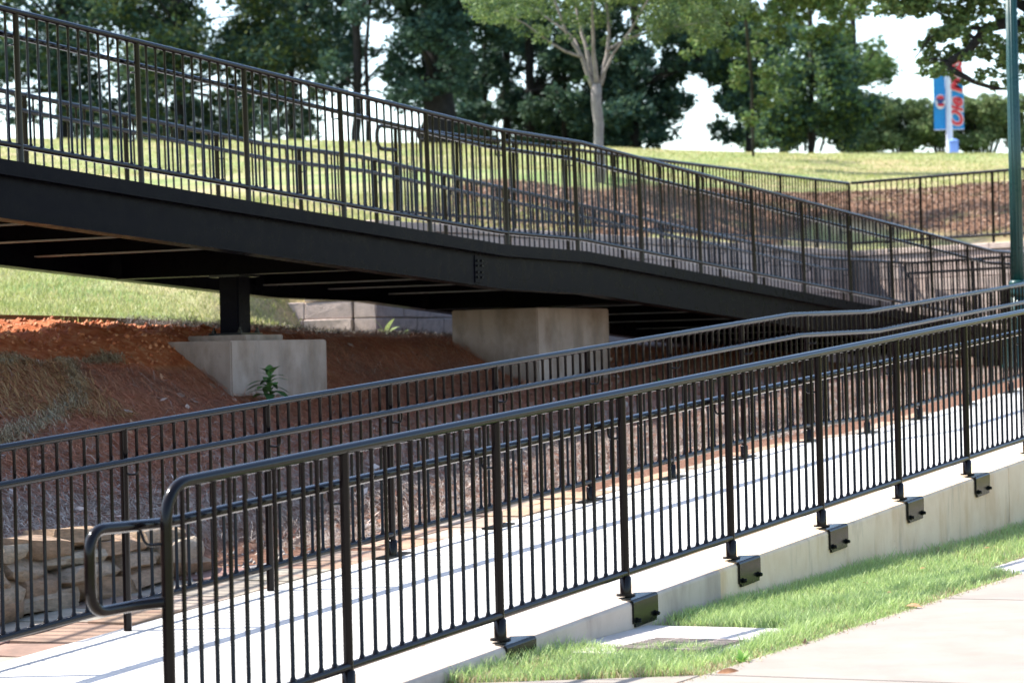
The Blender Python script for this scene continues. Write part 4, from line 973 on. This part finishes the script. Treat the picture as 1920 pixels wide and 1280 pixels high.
# canopy between them
tr = [([at(1640, 288, 66), at(1650, 100, 66), at(1620, -100, 66)], [.10, .09, .06])]
tr[0][0][0].z = float(ground_at(tr[0][0][0].x, 66)[0]) - .1
Yq = 64
qb = at(1360, 286, Yq); qb.z = float(ground_at(qb.x, qb.y)[0]) - .1
tr = [([at(1330, -160, Yq), at(1345, 0, Yq), at(1370, 60, Yq)], [.1, .06, .02]), ([at(1330, -160, Yq), at(1450, -20, Yq), at(1480, 40, Yq)], [.1, .06, .02])]
cl = []
for (x0, y0, x1, y1, r, c_) in ((1280, -120, 1700, -20, 45, 24), (1300, -20, 1640, 35, 26, 26), (1290, 20, 1420, 95, 20, 10), (1420, 20, 1560, 70, 20, 10), (1540, 30, 1600, 85, 14, 5), (1270, 60, 1340, 110, 12, 4)):
    for _ in range(c_): cl.append(pxc(rng.uniform(x0, x1), rng.uniform(y0, y1), Yq + rng.uniform(-1.5, 1.5), r * rng.uniform(.7, 1.2), sq=.75))
g0 = at(1412, 286, Yq + 6); g0.z = float(ground_at(g0.x, g0.y)[0]) - .1
tr.insert(0, ([g0, at(1410, 160, Yq + 5), at(1395, 0, Yq + 2), at(1330, -160, Yq)], [.038, .036, .036, .05]))
for _ in range(16): cl.append(pxc(rng.uniform(1375, 1450), rng.uniform(90, 225), Yq + 5 + rng.uniform(-1, 1), rng.uniform(12, 20), sq=.8))
tree('tree', 'tree with a high loose olive crown between the young tree and the crooked bough', 'tree', GT, tr, cl, 17000, 0.12, GREEN_OLIVE + GREEN_MID, M_BARK, 0.2, base=g0)

# ------------------------------------------------------------------ grass, straw, litter
def blades(name, X, Y, Z, h, w, lean, cols, material, ci=None):
    n_ = len(X); ang = rng.uniform(0, 2 * np.pi, n_); dx, dy = np.cos(ang), np.sin(ang); la = rng.uniform(0, 2 * np.pi, n_); ln = lean * rng.uniform(0.2, 1, n_) * h
    p = np.stack([X, Y, Z], -1); wv = np.stack([dx * w, dy * w, np.zeros(n_)], -1); lv = np.stack([np.cos(la) * ln, np.sin(la) * ln, np.zeros(n_)], -1); up_ = np.zeros((n_, 3)); up_[:, 2] = h
    V = np.stack([p - wv, p + wv, p + up_ * .55 + lv * .3 + wv * .8, p + up_ * .55 + lv * .3 - wv * .8, p + up_ + lv], 1).reshape(-1, 3)
    i = np.arange(n_)[:, None] * 5
    Ft = np.concatenate([i + [0, 1, 2], i + [0, 2, 3], i + [3, 2, 4]], 0)
    cols = np.array(cols)
    if ci is None: ci = rng.integers(0, len(cols), n_)
    c = cols[ci] * rng.uniform(.75, 1.25, (n_, 1))
    return fast_mesh(name, V, Ft, material, tint=np.repeat(c, 5, 0))
n_ = 150000
t = rng.uniform(0.55, 14.0, n_); t = np.where(rng.uniform(size=n_) < 0.55, rng.uniform(0.55, 6.5, n_), t)
e = 0.115 + (1.22 - 0.115) * rng.uniform(size=n_)
emax = np.where(t > 6.15, 0.86, 1.21) + 0.03 * vnoise(t * 5, t * 0 + 3)
lo = 0.64 + (e - 0.1) * 0.53 + 0.05 * vnoise(e * 9, e * 0)
keep = (e < emax) & (t > lo) & ~((t > 2.03) & (t < 2.95 + .05 * vnoise(e * 12, e * 0, 7)) & (e < 0.97 + .04 * vnoise(t * 12, t * 0, 8)))
bare = (t > 2.95) & (t < 3.2) & (e < 0.28); keep &= ~(bare & (rng.uniform(size=n_) < .8))
thin = vnoise(t * 2.2, e * 2.2, 12) + 0.5; keep &= rng.uniform(size=n_) < 0.45 + thin
t, e = t[keep], e[keep]
X = P0[0] + S_A * t + C_A * e; Y = P0[1] + C_A * t - S_A * e; Z = -0.012 + 0.016 * t
pn = vnoise(t * 1.7, e * 2.5, 21) + vnoise(t * 6, e * 6, 22) * .5
tall = np.where(e < 0.25, 1.25, 1.0) * (1.0 + 0.5 * vnoise(t * 3, e * 3, 4)) * np.where((t < 2.1), 1.1, 1)
edge = np.clip((emax[keep] - e) / 0.12, 0.35, 1)
h = rng.uniform(0.03, 0.075, len(t)) * tall * edge * (1 + 0.55 * np.clip(vnoise(t * 1.3, e * 2.2, 61), -.4, 1))
dry = (rng.uniform(size=len(t)) < np.clip(0.27 + pn * 0.5 + (e > 1.08) * .25 + (t < 1.6) * .2, 0.05, .8))
cols = [(0.40, 0.53, 0.18), (0.32, 0.46, 0.15), (0.50, 0.59, 0.24), (0.43, 0.53, 0.24), (0.66, 0.56, 0.36), (0.46, 0.33, 0.20)]
ci = np.where(dry, rng.integers(4, 6, len(t)), rng.integers(0, 4, len(t)))
h = np.where(dry, h * 0.55, h); h = np.where((t > 1.55) & (t < 2.1) & (e > .15), h * 0.8, h)
o = link('grass', blades('grass', X, Y, Z, h, 0.0021 * rng.uniform(0.7, 1.5, len(t)), 0.85, cols, M_BLADE, ci)); o['kind'] = 'stuff'; tagit(o, 'strip of fresh green grass between the curb wall and the sidewalk', 'grass')
# a few runners and clippings over the sidewalk edge, and coarse seed-head blades
n3 = 900; t3 = rng.uniform(0.8, 10, n3); e3 = np.where(t3 > 6.15, 0.88, 1.2) + np.abs(rng.normal(0, .025, n3))
X3 = P0[0] + S_A * t3 + C_A * e3; Y3 = P0[1] + C_A * t3 - S_A * e3
o = link('grass_clippings', blades('grass_clippings', X3, Y3, 0.004 + 0.016 * t3, rng.uniform(.004, .02, n3), 0.002, 2.5, [(0.40, 0.30, 0.18), (0.30, 0.36, 0.14), (0.24, 0.15, 0.09)], M_BLADE)); o['kind'] = 'stuff'; tagit(o, 'dry clippings and runners along the sidewalk edge', 'grass')
# soil under it
bm = bmesh.new(); 
pts = [(0.62, 0.11), (14.5, 0.11), (14.5, 0.88), (6.1, 0.88), (6.1, 1.2), (1.2, 1.2)]
bm.faces.new([bm.verts.new(P(a_, b_, g_lin(a_) - 0.004)) for a_, b_ in pts])
M_SOIL = mat_noise('grass_soil', [(0.3, (0.12, 0.13, 0.05)), (0.6, (0.24, 0.20, 0.10)), (0.8, (0.32, 0.22, 0.13))], 14, 0.95, 0.5, 0.01)
tagit(link('soil', from_bm('soil', bm, M_SOIL)), kind='structure')
# lawn tufts: near slope (seen under the bridge) and hill
def scatter_tufts(name, label, n_, xr, yr, hr, w, cols, cond):
    X = rng.uniform(*xr, n_); Y = rng.uniform(*yr, n_); t_, e_ = toP(X, Y); u_ = -(e_ + 2.6); keep = cond(X, Y, t_, u_) & (np.abs(X) < Y * 0.20)
    X, Y = X[keep], Y[keep]; Z = ground_at(X, Y) - .01
    pn = vnoise(X * .9, Y * .9, 31) + vnoise(X * 3, Y * 3, 32) * .6
    ci = np.where(rng.uniform(size=len(X)) < .38 + pn * .8, rng.integers(3, 6, len(X)), rng.integers(0, 3, len(X)))
    h_ = rng.uniform(*hr, len(X)); o = link(name, blades(name, X, Y, Z, h_, w, 0.8, cols, M_BLADE, ci)); o['kind'] = 'stuff'; tagit(o, label, 'grass')
LC = [(0.33, 0.36, 0.12), (0.38, 0.40, 0.14), (0.28, 0.31, 0.10), (0.50, 0.46, 0.22), (0.54, 0.47, 0.25), (0.44, 0.41, 0.19)]
scatter_tufts('lawn_grass', 'sunlit lawn grass on the slope beyond the dug soil, under the footbridge', 150000, (-8.5, 1.2), (25, 42), (0.035, 0.075), 0.005, LC, lambda X, Y, t, u: (u > 6.15 + .2 * vnoise(X * 2, Y * 2, 3)) & ((t < 16.0) | (u > 7.0)))
scatter_tufts('lawn_grass', 'dry yellow green lawn grass covering the hill up to the trees', 90000, (-13, 14), (42, 80), (0.03, 0.07), 0.011, LC, lambda X, Y, t, u: (u > 6.9) & ((Y > 51.2) | (t < 19.5)))
# pine straw
def needles(name, label, n_, sampler, Lr, w, cols, lift, tilt=0.12, colfn=None):
    t_, e_ = sampler(n_); X = P0[0] + S_A * t_ + C_A * e_; Y = P0[1] + C_A * t_ - S_A * e_; Z = ground_at(X, Y); n2 = len(X)
    a = rng.uniform(0, 2 * np.pi, n2); Ln = rng.uniform(*Lr, n2)
    eps = 0.06; dzx = (ground_at(X + eps, Y) - ground_at(X - eps, Y)) / (2 * eps); dzy = (ground_at(X, Y + eps) - ground_at(X, Y - eps)) / (2 * eps)
    d = np.stack([np.cos(a), np.sin(a), np.clip(np.cos(a) * dzx + np.sin(a) * dzy, -1.2, 1.2) + rng.normal(0, tilt, n2)], -1); s_ = np.stack([-np.sin(a), np.cos(a), rng.normal(0, .3, n2)], -1)
    c0 = np.stack([X, Y, Z + rng.uniform(0, lift, n2)], -1); bend = s_ * (rng.normal(0, .10, n2) * Ln)[:, None]; bend[:, 2] = rng.uniform(-.02, .04, n2) * 1
    hL = (Ln * .5)[:, None]; sw = s_ * w
    V = np.stack([c0 - d * hL - sw * .4, c0 - d * hL + sw * .4, c0 + bend + sw, c0 + bend - sw, c0 + d * hL], 1).reshape(-1, 3)
    i = np.arange(n2)[:, None] * 5; Ft = np.concatenate([i + [0, 1, 2], i + [0, 2, 3], i + [3, 2, 4]], 0)
    cols = np.array(cols); cc = cols[rng.integers(0, len(cols), n2)] if colfn is None else colfn(t_, e_, n2, cols)
    c = cc * rng.uniform(.7, 1.3, (n2, 1)); o = link(name, fast_mesh(name, V, Ft, M_NEEDLE, tint=np.repeat(c, 5, 0))); o['kind'] = 'stuff'; tagit(o, label, 'pine straw')
def samp(n_):
    t_ = 1.0 + (24 - 1.0) * rng.uniform(size=n_) ** 1.5; u_ = rng.uniform(0.52, 5.3, n_)
    keep = ~((t_ < 5.0) & (u_ < 1.12)) & ~((t_ < 11.2) & (u_ > 4.25 + .3 * vnoise(t_ * 2, u_ * 0))) ; return t_[keep], -2.6 - u_[keep]
PN = [(0.32, 0.26, 0.215), (0.25, 0.195, 0.155), (0.41, 0.35, 0.30), (0.40, 0.14, 0.072), (0.50, 0.22, 0.12), (0.29, 0.09, 0.048)]
def pcol(t_, e_, n2, cols):
    u_ = -(e_ + 2.6); pr_ = np.clip((2.4 - u_) / 1.8 + 0.5 + vnoise(t_ * 1.3, u_ * 1.3, 15) * .5, 0.06, .94)
    return cols[np.where(rng.uniform(size=n2) < pr_, rng.integers(0, 3, n2), rng.integers(3, 6, n2))]
needles('pine_straw', 'fallen pine straw covering the slope between the path and the footbridge', 190000, samp, (0.10, 0.20), 0.0017, PN, 0.035, 0.13, pcol)
# grassy straw netting draped over the mound
def netting_samp(lines, spread):
    def f(n_):
        segs = [(a_, b_) for ln in lines for a_, b_ in zip(ln, ln[1:])]; L_ = np.array([math.hypot(b_[0] - a_[0], b_[1] - a_[1]) for a_, b_ in segs]); pk = rng.choice(len(segs), n_, p=L_ / L_.sum()); w_ = rng.uniform(size=n_)
        A_ = np.array([s_[0] for s_ in segs])[pk]; B_ = np.array([s_[1] for s_ in segs])[pk]; q = A_ * (1 - w_[:, None]) + B_ * w_[:, None]; q += rng.normal(0, spread, q.shape); return q[:, 0], q[:, 1]
    return f
ridge = [(2.5, -6.45), (4.0, -6.5), (5.2, -6.45), (6.2, -6.55), (7.0, -6.8), (7.7, -7.05), (8.4, -7.1)]
loop = [(7.3, -6.85), (6.6, -6.2), (5.6, -5.75), (4.6, -5.5), (3.4, -5.3)]
loop2 = [(5.3, -6.4), (4.7, -6.05), (4.0, -5.85), (3.2, -5.75)]
needles('straw_netting', 'grey green straw netting draped along the crest of the soil mound', 17000, netting_samp([ridge, loop, loop2], 0.035), (0.05, 0.13), 0.0022, [(0.36, 0.27, 0.15), (0.27, 0.19, 0.10), (0.46, 0.38, 0.25), (0.22, 0.15, 0.08)], 0.05, 0.4)
for k_, ln in enumerate((ridge, loop, loop2)):
    bm = bmesh.new(); pp = []
    for (ta_, ea_), (tb_, eb_) in zip(ln, ln[1:]):
        for w_ in (0, .25, .5, .75):
            q = P(ta_ + (tb_ - ta_) * w_, ea_ + (eb_ - ea_) * w_ + random.uniform(-.03, .03)); q.z = float(ground_at(q.x, q.y)[0]) + 0.015 + random.uniform(-.01, .015); pp.append(q)
    add_tube(bm, pp, [random.uniform(.015, .032) for _ in pp], 8)
    o = link('straw_roll', from_bm('straw_roll', bm, M_NET, True)); tagit(o, ('grey green straw roll along the crest of the soil mound', 'straw roll curving down the front of the mound from its right end', 'short straw roll branching off the crest at the left of the mound')[k_], 'straw roll')
def samp_m(n_):
    t_ = rng.uniform(3.4, 6.9, n_); u_ = rng.uniform(3.25, 4.0, n_); return t_, -2.6 - u_
needles('dry_straw', 'yellowish dry grass straw lying over the front of the mound', 6500, samp_m, (0.08, 0.18), 0.0022, [(0.36, 0.20, 0.08), (0.30, 0.14, 0.055), (0.42, 0.27, 0.12)], 0.06, 0.35)
def samp_g(n_):
    t_ = rng.uniform(10.6, 17, n_); u_ = rng.uniform(5.2, 6.3, n_); return t_, -2.6 - u_
needles('dry_straw', 'dark grey straw and roots at the edge of the lawn behind the footing', 14000, samp_g, (0.06, 0.16), 0.0022, [(0.10, 0.085, 0.075), (0.05, 0.04, 0.035), (0.20, 0.17, 0.14)], 0.07, 0.5)
# pale fallen leaves and soil crumbs
def flat_leaves(name, label, n_, sampler, size, cols, cat):
    t_, e_ = sampler(n_); X = P0[0] + S_A * t_ + C_A * e_; Y = P0[1] + C_A * t_ - S_A * e_; Z = ground_at(X, Y) + rng.uniform(.02, .05, len(t_))
    me_ = leaf_cloud(name, np.stack([X, Y, Z], -1), size, cols, 0, 0.5, M_NEEDLE); o = link(name, me_); o['kind'] = 'stuff'; tagit(o, label, cat)
flat_leaves('leaf_litter', 'pale curled dead leaves scattered over the pine straw', 900, samp, 0.075, [(0.42, 0.32, 0.27), (0.50, 0.42, 0.38), (0.36, 0.20, 0.12), (0.30, 0.13, 0.07)], 'dead leaves')
def samp_mu(n_):
    X = rng.uniform(-2, 11, n_); Y = rng.uniform(36, 51, n_); t_, e_ = toP(X, Y); return t_, e_
t_, e_ = samp_mu(60000); X = P0[0] + S_A * t_ + C_A * e_; Y = P0[1] + C_A * t_ - S_A * e_
u_ = -(e_ + 2.6); sq = t_ - np.clip((t_ - 16.3) / 11, 0, 1) * (zleg(e_) - 31.67)
kp = (((u_ > 8.1) & (sq > 19.6) & (X > -1.2)) | ((sq > 33.7) & (u_ < 8.1) & (u_ > -6))) & (Y < YM(X) - .3); X, Y = X[kp], Y[kp]
me_ = leaf_cloud('bark_mulch', np.stack([X, Y, ground_at(X, Y) + rng.uniform(0, .04, len(X))], -1), 0.055, [(0.19, 0.11, 0.07), (0.25, 0.155, 0.105), (0.14, 0.08, 0.05), (0.32, 0.22, 0.155)], 0, .5, M_NEEDLE)
o = link('bark_mulch', me_); o['kind'] = 'stuff'; tagit(o, 'brown bark mulch on the bank behind the wall railing', 'mulch')

def clods(name, label, n_, trng, urng, size, cols):
    t_ = rng.uniform(*trng, n_); u_ = rng.uniform(*urng, n_); e_ = -2.6 - u_; X = P0[0] + S_A * t_ + C_A * e_; Y = P0[1] + C_A * t_ - S_A * e_
    c0 = np.stack([X, Y, ground_at(X, Y)], -1); sz = size * rng.uniform(.3, 1, n_) ** 2.2 + .006
    dirs = np.array([(1, 0, 0), (0, 1, 0), (-1, 0, 0), (0, -1, 0), (0, 0, 1), (0, 0, -1)], float)
    V = c0[:, None, :] + dirs[None] * (sz[:, None, None] * rng.uniform(.55, 1.1, (n_, 6, 1))) + rng.normal(0, .12, (n_, 6, 3)) * sz[:, None, None]
    Fb = np.array([(0, 1, 4), (1, 2, 4), (2, 3, 4), (3, 0, 4), (1, 0, 5), (2, 1, 5), (3, 2, 5), (0, 3, 5)])
    Ft = (np.arange(n_)[:, None, None] * 6 + Fb[None]).reshape(-1, 3); cols = np.array(cols); c = cols[rng.integers(0, len(cols), n_)] * rng.uniform(.75, 1.25, (n_, 1))
    o = link(name, fast_mesh(name, V.reshape(-1, 3), Ft, M_NEEDLE, tint=np.repeat(c, 6, 0))); o['kind'] = 'stuff'; tagit(o, label, 'soil')
clods('clay_clods', 'loose orange red clay clods along the dug edge of the lawn', 3000, (2, 11.3), (4.4, 6.1), 0.026, [(0.34, 0.10, 0.036), (0.42, 0.15, 0.06), (0.48, 0.21, 0.095)])
clods('gravel_grit', 'small grey stones lying in the straw beside the flagstones', 1500, (2, 16), (0.5, 1.3), 0.02, [(0.30, 0.27, 0.24), (0.20, 0.17, 0.15), (0.36, 0.30, 0.25)])
# ------------------------------------------------------------------ small plants and fallen leaves
def leaf_blade(L_, W_, curl, material, col):
    n_ = 6; V = []; Fq = []
    for i in range(n_ + 1):
        s_ = i / n_; w_ = W_ * math.sin(math.pi * min(max(s_, .03), .98)) ** 0.8; zz = L_ * (0.25 * s_ - curl * s_ * s_); xx = L_ * s_ * (1 - 0.15 * curl * s_)
        V += [(xx, -w_, zz + .12 * w_), (xx, 0, zz), (xx, w_, zz + .12 * w_)]
    for i in range(n_):
        a_ = i * 3; Fq += [(a_, a_ + 1, a_ + 4, a_ + 3), (a_ + 1, a_ + 2, a_ + 5, a_ + 4)]
    return fast_mesh('leaf', V, Fq, material, tint=np.tile(np.array(col), (len(V), 1)), smooth=True)
wb = atE(506, 752, -6.33); wz = float(ground_at(wb.x, wb.y)[0])
weed = thing('leafy_weed', (wb.x, wb.y, wz), 'single green weed with long leaves growing in front of the near concrete footing', 'plant')
hw = at(515, 686, wb.y).z - wz
link('stem', tube_mesh('stem', [(0, 0, -.02), (0.005, 0, hw * .5), (0.01, 0, hw * .78)], 0.006, M_LEAF, 6), weed, weed.location)
me_s = bpy.data.meshes['stem']; a_ = me_s.color_attributes.new('tint', 'FLOAT_COLOR', 'POINT'); a_.data.foreach_set('color', [0.06, 0.10, 0.03, 1] * len(me_s.vertices))
wl_ = [leaf_blade(0.23, 0.052, 1.0, M_LEAF, (0.11, 0.22, 0.07)), leaf_blade(0.21, 0.056, .8, M_LEAF, (0.15, 0.28, 0.09)), leaf_blade(0.17, 0.044, 1.2, M_LEAF, (0.055, 0.13, 0.045))]
for i in range(21):
    s_ = i / 20; az = i * 2.399; tilt = -0.9 - s_ * .45
    link('leaf', wl_[i % 3], weed, Vector((wb.x, wb.y, wz + hw * (0.22 + .56 * s_))), rot=(0, tilt * (1.0 if s_ > .8 else .62), az), scale=(1 - .35 * s_,) * 3)
def small_weed(px, py, e, s_, label, nleaf=9, col=(0.10, 0.20, 0.05)):
    p = atE(px, py, e); z_ = float(ground_at(p.x, p.y)[0]); r_ = thing('small_weed', (p.x, p.y, z_), label, 'plant', 'small weeds')
    lm = leaf_blade(s_, s_ * .16, .4, M_LEAF, col)
    for i in range(nleaf): link('leaf', lm, r_, (p.x, p.y, z_), rot=(0, -random.uniform(.3, 1.2), i * 2.4 + random.random()), scale=(random.uniform(.6, 1.1),) * 3)
small_weed(1392, 1262, 1.16, 0.085, 'bright green broadleaf weed at the sidewalk edge of the grass strip', 12, (0.20, 0.36, 0.07))
small_weed(757, 634, -8.75, 0.17, 'light green weed at the foot of the block wall, under the bridge', 14, (0.22, 0.32, 0.10))
small_weed(722, 632, -8.6, 0.26, 'tall thin grass sprig beside the pale edging strip', 5, (0.26, 0.33, 0.12))
small_weed(1235, 695, -5.6, 0.16, 'green weed on the straw slope right of the second footing, left one of three', 12, (0.06, 0.13, 0.04))
small_weed(1292, 702, -5.6, 0.18, 'green weed on the straw slope right of the second footing, middle one of three', 12, (0.06, 0.13, 0.04))
small_weed(1340, 700, -5.6, 0.15, 'green weed on the straw slope right of the second footing, right one of three', 12, (0.06, 0.13, 0.04))
def dleaf(px, py, e, s_, rx, rz, label, curl=.35):
    p = atE(px, py, e); me_ = leaf_blade(s_, s_ * .13, curl, M_DEADLEAF, (1, 1, 1)); t_, e2 = toP(p.x, p.y)
    z_ = (g_lin(t_) + (0.018 if e > 1.1 else 0.05)) if e > 0.05 else zpath(t_, e2) + .006
    o = link('fallen_leaf', me_, None, (p.x, p.y, z_), rot=(rx, -0.12, rz)); tagit(o, label, 'leaf', 'fallen brown leaves')
dleaf(1505, 1208, 1.20, 0.10, 1.3, 1.2, 'orange curled leaf standing up at the grass edge near the drain')
dleaf(1696, 1126, 1.13, 0.13, .4, -0.9, 'long orange leaf lying across the middle of the grass edge')
dleaf(1345, 1276, 1.24, 0.11, .9, .2, 'brown leaf on the sidewalk at the bottom edge of the picture')
dleaf(1725, 1076, .6, 0.06, .2, .6, 'small dark leaf in the middle of the grass, nearest the wall')
dleaf(1628, 1101, .6, 0.06, .2, 2.0, 'pale crumpled leaf in the grass left of the small dark leaf')
dleaf(1664, 1122, .9, 0.06, .3, 1.0, 'small brown leaf in the grass just left of the long orange leaf')
dleaf(1845, 1037, .55, 0.06, .2, .4, 'small brown leaf in the grass near the right edge')
dleaf(492, 1218, -1.0, 0.05, .2, .4, 'tiny tan leaf on the white path behind the second bay of pickets')
dleaf(790, 1196, -.35, 0.05, .2, .9, 'tiny tan leaf on the white path near the curb')

scene.render.engine = 'CYCLES'
scene.cycles.use_denoising = True
scene.cycles.max_bounces = 8
scene.cycles.transparent_max_bounces = 8
